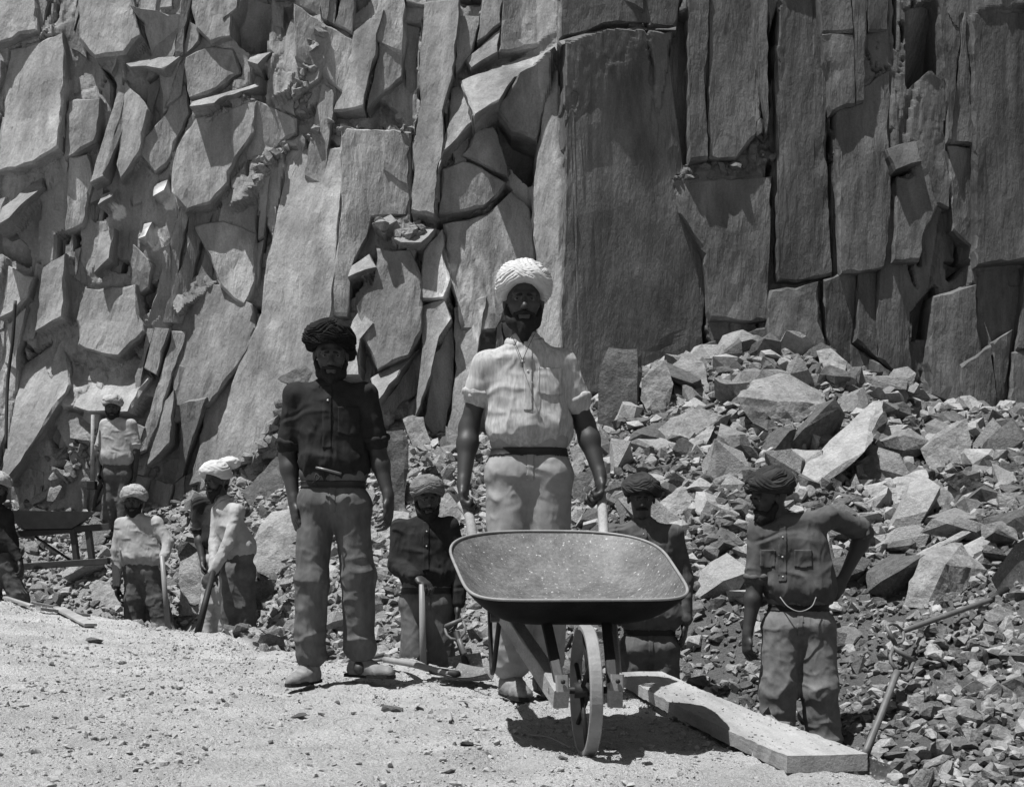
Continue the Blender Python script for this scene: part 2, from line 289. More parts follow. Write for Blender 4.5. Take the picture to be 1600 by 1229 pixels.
FAC = [
 ([(0,60),(90,40),(102,130),(100,240),(60,262),(0,272)], -.1, -.25, .12),
 ([(-10,-20),(50,-20),(60,50),(0,80)], .1, .1, .2), ([(50,-20),(105,-20),(82,55),(66,60)], .45, .6, -.5),
 ([(110,-20),(205,-20),(225,60),(200,90),(150,95),(120,60)], -.05, -.15, .1),
 ([(102,150),(155,150),(151,224),(118,244),(102,252)], -.1, -.2, .1), ([(108,244),(134,236),(142,265),(130,354),(106,366)], .0, .35, -.02),
 ([(210,20),(293,20),(313,45),(260,86),(236,88),(228,40)], .12, .45, -.45), ([(193,98),(232,79),(281,83),(260,116),(228,108),(203,108)], -.12, -.1, 1.1),
 ([(293,-20),(362,-20),(362,60),(330,70),(305,45)], -.05, -.1, .05),
 ([(362,25),(431,-20),(431,61),(423,118),(387,94),(362,61)], .55, .5, -.8), ([(423,118),(419,163),(401,203),(396,171),(402,122)], .3, 1.6, 0),
 ([(388,77),(423,77),(407,110),(386,98)], .05, -.3, 1.), ([(301,163),(346,142),(399,118),(403,126),(366,146),(342,159),(338,171),(301,175)], -.2, -.1, 1.3),
 ([(290,90),(320,70),(362,70),(375,110),(340,140),(300,160)], .05, .2, .1),
 ([(301,179),(399,150),(395,203),(370,244),(358,289),(330,321),(293,334),(269,301),(273,228)], -.18, -.05, .08),
 ([(226,216),(285,122),(293,171),(260,260),(244,273),(222,244)], .0, .30, .0), ([(187,114),(216,146),(232,171),(222,244),(191,285),(183,260)], -.12, -.45, .1),
 ([(236,281),(260,277),(260,301),(244,313)], -.25, -.6, 1.2), ([(218,342),(234,342),(232,374),(220,379)], -.25, -.6, 1.),
 ([(155,301),(179,291),(177,309),(157,326)], -.2, -.4, 1.3), ([(157,326),(177,309),(175,350),(157,354)], .35, .4, -.6),
 ([(151,360),(175,352),(175,407),(151,431)], -.2, -.3, .3), ([(0,325),(53,260),(61,285),(24,350),(0,366)], -.25, -.3, .7),
 ([(-10,370),(24,360),(52,390),(60,425),(20,405),(-10,395)], .3, .4, -.5), ([(8,411),(53,431),(45,464),(20,488),(0,500)], -.1, -.1, .1),
 ([(61,411),(98,391),(102,500),(57,520)], -.15, -.3, .12), ([(102,380),(112,375),(112,470),(104,470)], .4, .8, -.2),
 ([(179,415),(212,419),(208,436),(179,427)], .35, .3, -.7), ([(216,464),(260,448),(238,505)], .3, .6, -.3),
 ([(120,440),(210,440),(230,520),(190,560),(120,540)], -.15, -.2, .15),
 ([(262,470),(300,430),(350,440),(395,475),(400,540),(330,640),(280,640),(262,560)], -.1, -.2, .12),
 ([(300,350),(345,340),(400,360),(400,440),(385,480),(345,450)], -.05, .1, .1),
 ([(435,205),(533,212),(523,500),(520,600),(470,640),(440,720),(330,740),(360,600),(405,480),(420,340)], -.42, -.30, .12),
 ([(533,212),(540,195),(600,190),(640,190),(642,260),(635,330),(580,340),(560,400),(550,440),(545,500),(523,500)], -.1, .32, .02),
 ([(533,197),(598,200),(596,268),(531,272)], .08, .5, -.15), ([(598,200),(640,225),(638,290),(598,268)], .02, .3, .0),
 ([(450,20),(500,10),(520,60),(500,130),(460,160),(440,110)], .0, -.1, .15),
 ([(550,40),(579,24),(600,12),(590,90),(570,175),(520,175),(545,100)], -.12, -.45, .12), ([(600,12),(628,8),(636,53),(628,122),(575,178),(590,90)], -.05, .22, .0),
 ([(545,8),(590,-5),(575,20),(553,38)], .35, .6, -.6),
 ([(660,-20),(717,-20),(708,100),(693,244),(681,350),(644,338),(644,228),(652,122)], -.48, -.35, .10),
 ([(636,40),(655,40),(650,150),(636,140)], .2, .5, .0), ([(690,200),(697,200),(694,243),(686,240)], .4, .8, -.2),
 ([(717,8),(752,8),(752,20),(720,20)], .4, .2, -.8), ([(717,20),(750,20),(735,90),(712,120)], -.1, .1, .05),
 ([(725,90),(783,40),(779,85),(735,110)], -.2, -.5, .4), ([(752,-20),(790,-20),(783,40),(745,70)], -.1, -.2, .1), ([(783,-20),(860,-20),(872,60),(807,81),(779,85)], -.12, .22, .0),
 ([(701,122),(775,122),(754,179),(693,244),(685,277),(701,171)], -.45, -.35, .3), ([(717,118),(783,85),(872,65),(876,81),(807,122),(779,175),(742,203)], -.55, -.2, .75),
 ([(775,175),(811,118),(868,81),(856,155),(840,212),(799,200)], -.40, .35, -.45), ([(771,191),(844,212),(828,318),(799,285),(783,244)], .75, .7, -.9),
 ([(742,203),(771,195),(795,277),(722,244)], -.12, .15, .02), ([(689,264),(722,248),(791,281),(758,321),(685,338)], -.18, .20, -.02),
 ([(690,345),(760,328),(800,290),(830,320),(838,400),(775,520),(720,520),(700,440)], -.12, .02, .08),
 ([(852,150),(872,90),(884,200),(880,620),(850,620),(838,400),(830,310),(845,215)], -.30, -.45, .08), ([(853,258),(884,258),(884,266),(853,266)], .3, 0, -.6),
 ([(880,75),(1000,38),(1050,40),(1040,260),(1070,300),(1110,420),(1110,620),(876,620),(880,300)], -.16, .36, -.03),
 ([(880,-20),(1070,-20),(1060,34),(940,40),(872,66)], .06, .19, -.01), ([(870,72),(940,42),(1060,34),(1060,41),(940,50),(875,82)], -.05, .0, 1.2),
 ([(1051,34),(1074,34),(1081,91),(1074,191),(1076,255),(1051,273),(1024,237),(1038,137)], .25, .8, -.05),
 ([(1076,-20),(1112,-20),(1106,250),(1078,252)], .0, .2, .0), ([(1112,-20),(1200,-20),(1190,200),(1150,250),(1106,250)], .12, .22, .0),
 ([(1050,275),(1210,270),(1200,500),(1110,500),(1100,400),(1060,330)], -.12, .12, .02),
 ([(1215,-20),(1300,-20),(1295,300),(1300,430),(1215,440)], .1, .20, .0),
 ([(1305,150),(1395,100),(1395,300),(1380,420),(1312,430)], .0, .15, .02),
 ([(1394,45),(1435,32),(1476,91),(1449,155),(1421,141),(1394,168)], .7, .7, -.6), ([(1453,219),(1476,118),(1485,168),(1503,168),(1471,273),(1444,255)], .7, .8, -.4),
 ([(1385,230),(1435,215),(1440,255),(1395,270)], -.2, -.1, .3), ([(1403,273),(1453,264),(1467,319),(1435,410),(1394,410)], -.12, .05, .06),
 ([(1408,501),(1449,455),(1440,533),(1412,537)], .4, .7, -.3), ([(1467,414),(1499,419),(1471,446)], .4, .5, -.6),
 ([(1205,450),(1245,447),(1282,436),(1290,545),(1200,540)], -.30, -.02, .10),
 ([(1520,20),(1700,0),(1700,400),(1520,420)], .1, .18, .0), ([(1460,460),(1530,440),(1545,640),(1450,620)], -.1, .1, .06),
 ([(540,435),(583,430),(552,478)], .35, .6, -.8), ([(548,415),(575,390),(590,420),(545,438)], -.35, -.3, .8),
 ([(585,380),(640,385),(660,440),(660,520),(640,560),(592,582),(560,520),(555,475),(588,430)], -.35, -.12, .10),
 ([(610,370),(650,345),(680,355),(660,385),(625,382)], -.5, -.2, 1.1), ([(580,350),(610,328),(622,345),(600,362)], -.5, -.2, 1.0),
 ([(660,385),(690,350),(706,440),(694,470),(657,471)], -.3, -.2, .15),
 ([(576,589),(641,544),(655,540),(622,593),(592,636)], -.45, -.5, 1.1), ([(547,495),(559,479),(584,503),(563,528),(563,590),(540,590)], -.5, -.5, .25),
 ([(592,638),(645,560),(655,609),(604,660)], .15, .8, -.2), ([(657,471),(694,463),(706,495),(677,536),(657,640),(650,655),(661,560)], -.45, -.40, .14),
 ([(706,503),(708,617),(686,690),(662,660),(673,560)], -.1, .60, .0), ([(708,470),(760,455),(735,640),(700,800),(665,800),(705,640)], -.35, -.35, .1),
 ([(239,635),(270,607),(270,693),(232,730)], -.3, -.45, .15), ([(280,570),(318,570),(300,662),(274,662)], -.1, .4, .0), ([(320,600),(400,560),(340,760),(300,760)], -.2, -.2, .15),
 ([(75,665),(92,662),(122,725),(103,720)], .25, .7, -.2), ([(20,560),(80,520),(110,600),(60,700),(20,760)], .0, -.3, .3),
 ([(110,560),(200,540),(240,590),(215,650),(120,640)], .05, -.2, .6)]
for f_ in FAC: poly(*f_)
e, r1, r2, r3, la, lb = vor(UQ, VQ, 17, 15, 500)      # belts of loose chips lodged on the ledges
for pts in ([(360,280),(425,195),(500,155),(600,150),(640,190),(560,197),(440,212),(400,310),(365,330)], [(1055,272),(1090,250),(1140,240),(1205,195),(1214,240),(1150,272)],
            [(60,560),(150,540),(235,560),(300,600),(240,620),(100,640)], [(262,470),(330,400),(410,330),(420,370),(330,450),(280,500)], [(440,0),(545,-10),(500,60),(455,150),(430,160)],):
    H2 = H.copy(); poly(pts, -.03, 0, .35); m = H != H2; H[m] += (.03*r1+.35*r2*la+.25*r3*lb)[m]
for c in [([(658,-10),(655,100),(646,230),(644,330)], 6), ([(720,243),(758,265),(795,280)], 5), ([(795,280),(760,322)], 4), ([(685,342),(720,331),(760,322)], 8),
 ([(1050,300),(1080,360),(1100,410),(1105,470)], 6), ([(1085,280),(1092,310),(1105,350)], 3), ([(1222,-10),(1212,60),(1200,200)], 9), ([(1212,240),(1208,360),(1192,515)], 8),
 ([(1312,155),(1303,255),(1307,420)], 4), ([(1440,255),(1408,260),(1385,310)], 6), ([(1517,10),(1515,137),(1510,255),(1518,400)], 5), ([(98,140),(97,300),(100,400)], 5),
 ([(118,20),(135,70),(150,100),(150,150)], 4), ([(20,500),(16,560),(8,690)], 4), ([(838,330),(835,380),(845,440)], 5), ([(658,400),(660,470),(655,540)], 3),
 ([(704,440),(712,520),(708,600)], 4), ([(530,275),(640,262)], 2), ([(405,475),(360,470),(340,450)], 4), ([(1155,380),(1158,440)], 3), ([(330,330),(300,336),(285,320)], 5),
 ([(752,460),(735,560),(712,700),(695,800)], 7), ([(1290,240),(1310,238)], 3), ([(1560,100),(1570,260),(1560,420)], 3), ([(1240,60),(1232,200),(1228,380)], 3), ([(1360,60),(1375,95),(1400,90)],4)]:
    crack(*c)
rc = random.Random(5)
for i in range(110):      # hairline joints, mostly upright
    u0, v0 = rc.uniform(-300, 1900), rc.uniform(-200, 700); ln = rc.uniform(40, 200) if i % 3 else rc.uniform(25, 70); an = rc.gauss(.12 if u0 < 500 else -.03, .10) if i % 3 else rc.gauss(0, .9); pl = [(u0, v0)]
    for k in range(4): u0 += math.sin(an)*-ln/4+rc.gauss(0, 3); v0 += math.cos(an)*ln/4; pl.append((u0, v0))
    crack(pl, rc.uniform(2.2, 4.2), rc.uniform(.10, .3))
Hf = H+base(U, V)
Hf += .014*fbm(U/34, V/60, o=3, s=61)+.006*fbm(U/8, V/18, o=2, s=71)+.004*(1-np.abs(vn(U/8, V/50, s=81)))
Hf += .10; BD = np.full(U.shape, 99.)
for _ in range(1):
    K = np.pad(Hf, 1, mode='edge'); Hf = .5*Hf+.125*(K[:-2, 1:-1]+K[2:, 1:-1]+K[1:-1, :-2]+K[1:-1, 2:])
n0, n1 = U.shape; idx = np.arange(n0*n1).reshape(n0, n1)
q = np.stack([idx[:-1, :-1], idx[1:, :-1], idx[1:, 1:], idx[:-1, 1:]], -1).reshape(-1, 4)
wme = mk('cliff', np.stack([X.ravel(), (D0+Hf).ravel(), Z.ravel()], -1), q, False)
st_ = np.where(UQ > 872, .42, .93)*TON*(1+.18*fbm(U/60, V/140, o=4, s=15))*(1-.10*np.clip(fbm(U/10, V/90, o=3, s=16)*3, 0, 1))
st_ = np.where(((U-745)/55)**2+((V-450)/75)**2+.5*fbm(U/14, V/14, o=3, s=18) < 1, st_*(1+.9*np.clip(vn(U/4.5, V/5.5, s=19)*3, 0, 1)), st_)   # pale lichen-like powdering
for (a_, b_, c_, e_) in ((248, 292, 12, 20), (226, 358, 9, 20), (166, 313, 12, 13)): st_ = np.where(((UQ-a_)/c_)**2+((VQ-b_)/e_)**2 < 1, 1.9, st_)

# loose stones lodged on the ledges
def lodge(pl, n_, s0, s1, spread, m_):
    out = []; sz_ = []
    for _ in range(n_):
        k = random.randrange(len(pl)-1); t = random.random(); u_ = pl[k][0]*(1-t)+pl[k+1][0]*t+random.gauss(0, spread*.5); v_ = pl[k][1]*(1-t)+pl[k+1][1]*t+random.gauss(0, spread)
        i = int(np.clip((v_-vs[0])/DU, 0, len(vs)-1)); j = int(np.clip((u_-us[0])/DU, 0, len(us)-1)); r_ = s0+(s1-s0)*random.random()**2
        out.append((X[i, j], (BD[i, j] if BD[i, j] < 50 else D0+Hf[i, j])-r_*.15, Z[i, j])); sz_.append(r_)
    scatter('lodged_stones', np.array(out), np.array(sz_), m_, .9, .3)
LODGE = [([(372,300),(400,240),(440,208),(520,180),(600,168),(640,186)], 90, .04, .14, 7), ([(1062,270),(1100,262),(1150,255),(1205,232)], 30, .04, .12, 4), 
         ([(590,352),(640,368),(675,352)], 14, .06, .14, 5), ([(60,760),(120,720),(200,700)], 60, .06, .18, 18), ([(1190,200),(1215,238)], 6, .08, .15, 6), ([(450,660),(420,700),(400,750)], 30, .06, .18, 16), ([(600,660),(650,710),(690,760)], 40, .08, .22, 18), ([(303,168),(345,150),(400,124)], 16, .04, .09, 3), ([(500,25),(470,90),(455,150)], 30, .04, .11, 10)]
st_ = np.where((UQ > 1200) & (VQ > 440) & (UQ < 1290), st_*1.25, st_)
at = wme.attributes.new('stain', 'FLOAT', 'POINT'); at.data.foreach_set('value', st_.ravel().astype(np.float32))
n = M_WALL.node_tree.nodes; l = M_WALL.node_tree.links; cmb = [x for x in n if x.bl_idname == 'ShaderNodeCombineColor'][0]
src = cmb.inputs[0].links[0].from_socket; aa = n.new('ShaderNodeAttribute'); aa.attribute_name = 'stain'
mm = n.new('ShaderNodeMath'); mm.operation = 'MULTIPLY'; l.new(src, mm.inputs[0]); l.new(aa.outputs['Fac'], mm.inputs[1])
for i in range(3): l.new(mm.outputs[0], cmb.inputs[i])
wo = link('cliff', wme, M_WALL)
# the rock face proper: jointed angular blocks standing in front of that backing, split along straight joints
import bmesh
rb_ = random.Random(21); SPEC = []
def inpoly(p, pts):
    r = False
    for q in range(len(pts)):
        (xa, ya), (xb, yb) = pts[q][:2], pts[q-1][:2]
        if (ya > p[1]) != (yb > p[1]) and p[0] < (xb-xa)*(p[1]-ya)/(yb-ya)+xa: r = not r
    return r
def area(p): return abs(sum(p[i-1][0]*p[i][1]-p[i][0]*p[i-1][1] for i in range(len(p))))/2
def cent(p): return (sum(q[0] for q in p)/len(p), sum(q[1] for q in p)/len(p))
def cut(p, c, n):
    A, B_ = [], []
    for i in range(len(p)):
        a, b = p[i-1], p[i]; da = (a[0]-c[0])*n[0]+(a[1]-c[1])*n[1]; db = (b[0]-c[0])*n[0]+(b[1]-c[1])*n[1]
        if da*db < 0:
            t = da/(da-db); m_ = (a[0]+(b[0]-a[0])*t, a[1]+(b[1]-a[1])*t); A.append(m_); B_.append(m_)
        (A if db >= 0 else B_).append(b)
    return A, B_
def split(p, off, a, b, right):
    c = cent(p); ar = area(p); tgt = math.exp(rb_.gauss(9.3, .55)) if right else math.exp(rb_.gauss(8.0 if c[0] < 430 else 8.5, .65))
    if ar < tgt:
        SPEC.append((p, off, a, b)); return
    w_ = max(q[0] for q in p)-min(q[0] for q in p); h_ = max(q[1] for q in p)-min(q[1] for q in p); lean = -.02 if right else (.16 if c[0] < 450 else .05)
    if h_ > w_*(3.6 if right else 3.0): an = rb_.choice((1.25, 1.75, 1.0 if not right else 1.4, 2.1))+rb_.gauss(0, .18)
    else: an = rb_.gauss(lean, .09)
    n = (math.cos(an), math.sin(an)); cc = (c[0]+rb_.gauss(0, .13)*w_, c[1]+rb_.gauss(0, .13)*h_); A, B_ = cut(p, cc, n); f_ = .45 if right else 1.
    for q in (A, B_):
        if len(q) > 2 and area(q) > 150: split(q, off+rb_.gauss(0, .020)*f_, .72*a+rb_.gauss(.05 if right else 0, .15)*(.7 if right else 1), .6*b+rb_.gauss(0, .075)*f_, right)
split([(-420, -330), (875, -330), (875, 810), (-420, 810)], .03, -.05, .0, False)
split([(878, -330), (2060, -330), (2060, 810), (878, 810)], .02, .08, .0, True)
def stain_at(u, v):
    j = np.clip(((u-us[0])/DU).astype(int), 0, len(us)-1); i = np.clip(((v-vs[0])/DU).astype(int), 0, len(vs)-1); return st_[i, j]
def block(pts, off, a, b, gap, cell=.085, amp=.022):
    pts = [tuple(q[:2]) for q in pts]; sg = sum(pts[i-1][0]*pts[i][1]-pts[i][0]*pts[i-1][1] for i in range(len(pts)))
    if sg < 0: pts = pts[::-1]
    c = cent(pts); bc = float(base(np.array([c[0]]), np.array([c[1]]))[0]); k = (D0+off+bc)/D0; lean_ = .10 if c[0] < 850 else .03
    pts = [(800+(x-800)*k, HY+(y-HY)*k) for x, y in pts]; c = cent(pts); out = []
    for i in range(len(pts)):                    # broken, slightly wandering edges
        p0, p1 = pts[i-1], pts[i]; L = math.hypot(p1[0]-p0[0], p1[1]-p0[1]); n_ = max(1, int(L/13)); w0 = rb_.uniform(-1, 1)*min(5, L*.05); w1 = rb_.uniform(0, 6.28)
        for q in range(n_):
            t = q/n_; j_ = 0 if q == 0 else rb_.gauss(0, min(.8, L*.03))+w0*math.sin(3.14*t)+.4*w0*math.sin(9*t+w1); out.append((p0[0]+(p1[0]-p0[0])*t-(p1[1]-p0[1])/(L+1e-6)*j_, p0[1]+(p1[1]-p0[1])*t+(p1[0]-p0[0])/(L+1e-6)*j_))
    def sh(p, g): d_ = math.hypot(p[0]-c[0], p[1]-c[1])+1e-6; return (p[0]-(p[0]-c[0])/d_*min(g, d_*.4), p[1]-(p[1]-c[1])/d_*min(g, d_*.4))
    def W(p, e=0): return ((p[0]-800)/F*D0, D0+bc+off+a*(p[0]-c[0])/F*D0+(b+lean_)*(c[1]-p[1])/F*D0+e, CZ+(HY-p[1])/F*D0)
    bm = bmesh.new(); ch = min(5., math.sqrt(area(pts))*.05); R0 = [bm.verts.new(W(sh(p, gap+ch*rb_.uniform(.3, 1.3)))) for p in out]; R1 = [bm.verts.new(W(sh(p, gap), .018+.035*rb_.random())) for p in out]
    R2 = [bm.verts.new((lambda w_: (w_[0], max(w_[1]+.3, D0+bc+off+.75), w_[2]))(W(p))) for p in out]; n_ = len(out)
    top = bm.faces.new(R0[::-1]) 
    for i in range(n_):
        j_ = (i+1) % n_
        bm.faces.new((R0[i], R0[j_], R1[j_], R1[i])); bm.faces.new((R1[i], R1[j_], R2[j_], R2[i]))
    bmesh.ops.triangulate(bm, faces=[top]); bmesh.ops.recalc_face_normals(bm, faces=bm.faces)
    for _ in range(3):
        lg = [e for e in bm.edges if e.calc_length() > cell*1.8 and not (e.verts[0] in R2 or e.verts[1] in R2)]
        if not lg: break
        bmesh.ops.subdivide_edges(bm, edges=lg, cuts=1); bmesh.ops.triangulate(bm, faces=[q for q in bm.faces if len(q.verts) > 3])
    co = np.array([tuple(v.co) for v in bm.verts]); nz = fbm(co[:, 0]*2.2, co[:, 2]*1.6, co[:, 1]*2, o=3, s=7)*amp*1.6+fbm(co[:, 0]*9, co[:, 2]*5, co[:, 1]*9, o=3, s=8)*amp*.9; co[:, 1] += nz
    bm.verts.index_update(); f = [[x.index for x in q.verts] for q in bm.faces]; bm.free()
    us_ = 800+co[:, 0]*F/D0; vs_ = HY-(co[:, 2]-CZ)*F/D0
    xs_ = [p[0] for p in pts]; ys_ = [p[1] for p in pts]; i0, i1 = np.searchsorted(vs, [min(ys_), max(ys_)]); j0, j1 = np.searchsorted(us, [min(xs_), max(xs_)])
    uu, vv = U[i0:i1, j0:j1], V[i0:i1, j0:j1]; ins = np.zeros(uu.shape, bool)
    for q in range(len(pts)):
        (xa, ya), (xb, yb) = pts[q], pts[q-1]
        if ya != yb: ins ^= ((ya > vv) != (yb > vv)) & (uu < (xb-xa)*(vv-ya)/(yb-ya)+xa)
    pl = D0+bc+off+a*(uu-c[0])/F*D0+(b+lean_)*(c[1]-vv)/F*D0; BD[i0:i1, j0:j1] = np.where(ins, np.minimum(BD[i0:i1, j0:j1], pl), BD[i0:i1, j0:j1])
    vis = -30 < c[0] < 1630 and -30 < c[1] < 760
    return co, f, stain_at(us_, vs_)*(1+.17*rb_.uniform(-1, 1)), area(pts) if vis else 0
BL = []
for q in FAC:
    pts, off, a, b = q[0], q[1], q[2], q[3]; rec = off >= .2; c = cent(pts)
    if rec: pts = [(c[0]+(x-c[0])*1.07, c[1]+(y-c[1])*1.07) for x, y in pts]
    BL.append(block(pts, off*.7+.08 if rec else off*.45, a*(.85 if c[0] < 1120 and c[0] > 870 or rec or c[0] < 870 else .55), min(b, .9), 0 if rec else rb_.uniform(.3, 1.2)))
for pts, off, a, b in SPEC:
    c = cent(pts)
    if any(inpoly(c, q[0]) for q in FAC) and sum(any(inpoly(p, q[0]) for q in FAC) for p in pts) >= 1: continue
    if any(q[1] >= .2 and (inpoly(c, q[0]) or inpoly(cent(q[0]), pts)) for q in FAC): continue
    BL.append(block(pts, off, a, b, rb_.choice((.0, .2, .5, 1.4))))
BL.sort(key=lambda q: -q[3]); rest = BL[295:]
def mkblock(name, co, f, st):
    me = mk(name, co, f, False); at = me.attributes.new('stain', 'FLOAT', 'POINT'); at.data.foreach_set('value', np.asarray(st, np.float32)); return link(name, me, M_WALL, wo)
for co, f, st, _ in BL[:295]: mkblock('block', co, f, st)
if rest:
    cv, cf = merge([(q[0], q[1]) for q in rest]); o_ = mkblock('outer_blocks', cv, cf, np.concatenate([q[2] for q in rest])); o_['kind'] = 'stuff'; wo['kind'] = 'structure'

# ---------------------------------------------------------------- stones
from itertools import product
import bmesh
def hull(pts):
    bm = bmesh.new()
    for p in pts: bm.verts.new(tuple(p))
    r_ = bmesh.ops.convex_hull(bm, input=bm.verts)
    bmesh.ops.delete(bm, geom=[v for v in bm.verts if not v.link_faces], context='VERTS')
    bmesh.ops.recalc_face_normals(bm, faces=bm.faces)
    bm.verts.index_update(); v = np.array([tuple(x.co) for x in bm.verts]); f = [tuple(x.index for x in p.verts) for p in bm.faces]; bm.free()
    return v, f
def rough_hull(pts, cell=.05, amp=.006, seed=0):
    """angular block: convex hull, cut finer, edges worn and faces uneven"""
    bm = bmesh.new()
    for p in pts: bm.verts.new(tuple(p))
    bmesh.ops.convex_hull(bm, input=bm.verts)
    bmesh.ops.delete(bm, geom=[v for v in bm.verts if not v.link_faces], context='VERTS')
    bmesh.ops.dissolve_limit(bm, angle_limit=math.radians(9), verts=bm.verts, edges=bm.edges)
    bmesh.ops.triangulate(bm, faces=bm.faces)
    for _ in range(5):
        long = [e for e in bm.edges if e.calc_length() > cell*2]
        if not long or len(bm.verts) > 1500: break
        bmesh.ops.subdivide_edges(bm, edges=long, cuts=1); bmesh.ops.triangulate(bm, faces=bm.faces)
    bm.normal_update(); co = np.array([tuple(v.co) for v in bm.verts]); nr = np.array([tuple(v.normal) for v in bm.verts])
    k = 1/(cell*3); dsp = amp*fbm(co[:, 0]*k, co[:, 1]*k, co[:, 2]*k, o=3, s=seed); co = co+nr*dsp[:, None]
    bm.verts.index_update(); f = np.array([[x.index for x in p.verts] for p in bm.faces]); bm.free()
    return co, f
LIB = []
for i in range(36):
    k = RNG.randint(10, 15); p = RNG.normal(size=(k, 3)); p /= np.linalg.norm(p, axis=1)[:, None]; p *= RNG.uniform(.75, 1.0, (k, 1))
    p *= np.array([1, RNG.uniform(.6, .95), RNG.uniform(.38, .85)]); v, f = hull(p); LIB.append((v, np.array([q if len(q) == 3 else q[:3] for q in f])))
def rots(n, tilt):
    a = RNG.uniform(0, 2*np.pi, n); ax = RNG.normal(size=(n, 3))*np.array([1, 1, .0]); ax /= np.linalg.norm(ax, axis=1)[:, None]+1e-9
    t = RNG.normal(size=n)*tilt; R = np.zeros((n, 3, 3)); c, s = np.cos(a), np.sin(a)
    Rz = np.zeros((n, 3, 3)); Rz[:, 0, 0] = c; Rz[:, 0, 1] = -s; Rz[:, 1, 0] = s; Rz[:, 1, 1] = c; Rz[:, 2, 2] = 1
    K = np.zeros((n, 3, 3)); K[:, 0, 1] = -ax[:, 2]; K[:, 0, 2] = ax[:, 1]; K[:, 1, 0] = ax[:, 2]; K[:, 1, 2] = -ax[:, 0]; K[:, 2, 0] = -ax[:, 1]; K[:, 2, 1] = ax[:, 0]
    R = np.eye(3)[None]+np.sin(t)[:, None, None]*K+(1-np.cos(t))[:, None, None]*(K@K)
    return R@Rz
def scatter(name, pts, size, m, tilt=.5, sink=.25, kind='stuff'):
    n = len(pts); R = rots(n, tilt); which = RNG.randint(0, len(LIB), n); VV = []; FF = []; off = 0
    for k in range(len(LIB)):
        s_ = np.where(which == k)[0]
        if not len(s_): continue
        v, f = LIB[k]; W = np.einsum('nij,vj->nvi', R[s_], v)*size[s_][:, None, None]
        W += pts[s_][:, None, :]; W[:, :, 2] += (size[s_]*(.35-sink))[:, None]
        VV.append(W.reshape(-1, 3)); FF.append((f[None]+(np.arange(len(s_))*len(v))[:, None, None]).reshape(-1, 3)+off); off += len(s_)*len(v)
    o = link(name, mk(name, np.concatenate(VV), np.concatenate(FF), False), m); o['kind'] = kind; return o
def cand(n, lo, hi, xr=(-7.5, 8.5)):
    Y = np.sqrt(RNG.uniform(lo**2, hi**2, n)); Uu = RNG.uniform(-300, 2200, n); Xx = (Uu-800)/F*Y
    return Xx, Y
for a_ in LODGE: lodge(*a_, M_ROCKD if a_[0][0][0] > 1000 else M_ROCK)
# small rubble and fines (uncountable)
Xx, Yy = cand(72000, 2.4, 13.6); km = floor_mask(Xx, Yy); sel = km < .3; Xx, Yy = Xx[sel][:41000], Yy[sel][:41000]
sz = .022+.06*RNG.rand(len(Xx))**5 + .0020*Yy
den = vn(Xx*1.1, Yy*1.1, s=91); sz *= 1+.45*den
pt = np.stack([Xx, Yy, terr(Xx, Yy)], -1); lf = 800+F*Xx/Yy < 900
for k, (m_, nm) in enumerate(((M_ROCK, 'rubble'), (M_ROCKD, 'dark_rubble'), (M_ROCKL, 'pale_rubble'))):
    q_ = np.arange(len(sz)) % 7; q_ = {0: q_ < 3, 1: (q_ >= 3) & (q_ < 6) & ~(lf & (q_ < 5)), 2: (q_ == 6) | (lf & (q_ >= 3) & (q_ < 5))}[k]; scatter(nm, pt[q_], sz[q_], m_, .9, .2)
Xx, Yy = cand(9000, 3.2, 13.4); sel = floor_mask(Xx, Yy) < .02; Xx, Yy = Xx[sel][:3100], Yy[sel][:3100]; sz = (.035+.07*RNG.rand(len(Xx))**2.5)*(.5+.06*Yy)*np.where((Xx*F/Yy+800 > 900) & (Yy > 8), 1.7, 1)
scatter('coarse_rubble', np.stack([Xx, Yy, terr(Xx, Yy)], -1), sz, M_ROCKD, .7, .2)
Xx, Yy = cand(9000, 3.2, 13.4); sel = floor_mask(Xx, Yy) < .02; Xx, Yy = Xx[sel][:1800], Yy[sel][:1800]; sz = (.035+.08*RNG.rand(len(Xx))**2.5)*(.5+.06*Yy)*np.where((Xx*F/Yy+800 > 900) & (Yy > 8), 1.7, 1)
scatter('coarse_rubble', np.stack([Xx, Yy, terr(Xx, Yy)], -1), sz, M_ROCKL, .7, .2)
# pebbles and grit on the floor
Yy = RNG.uniform(2.5, 9.8, 26000)**1.0; Uu = RNG.uniform(-200, 1550, 26000); Xx = (Uu-800)/F*Yy; sel = (floor_mask(Xx, Yy) > .4) & ((vn(Xx*1.5, Yy*1.5, s=44)+vn(Xx*5, Yy*5, s=45)*.6 > -.35) | (RNG.rand(26000) < .25))
Xx, Yy = Xx[sel], Yy[sel]; sz = .0028+.014*RNG.rand(len(Xx))**9+.0006*Yy
scatter('pebbles', np.stack([Xx, Yy, terr(Xx, Yy)], -1), sz*1.1, M_PEB, .5, .15)

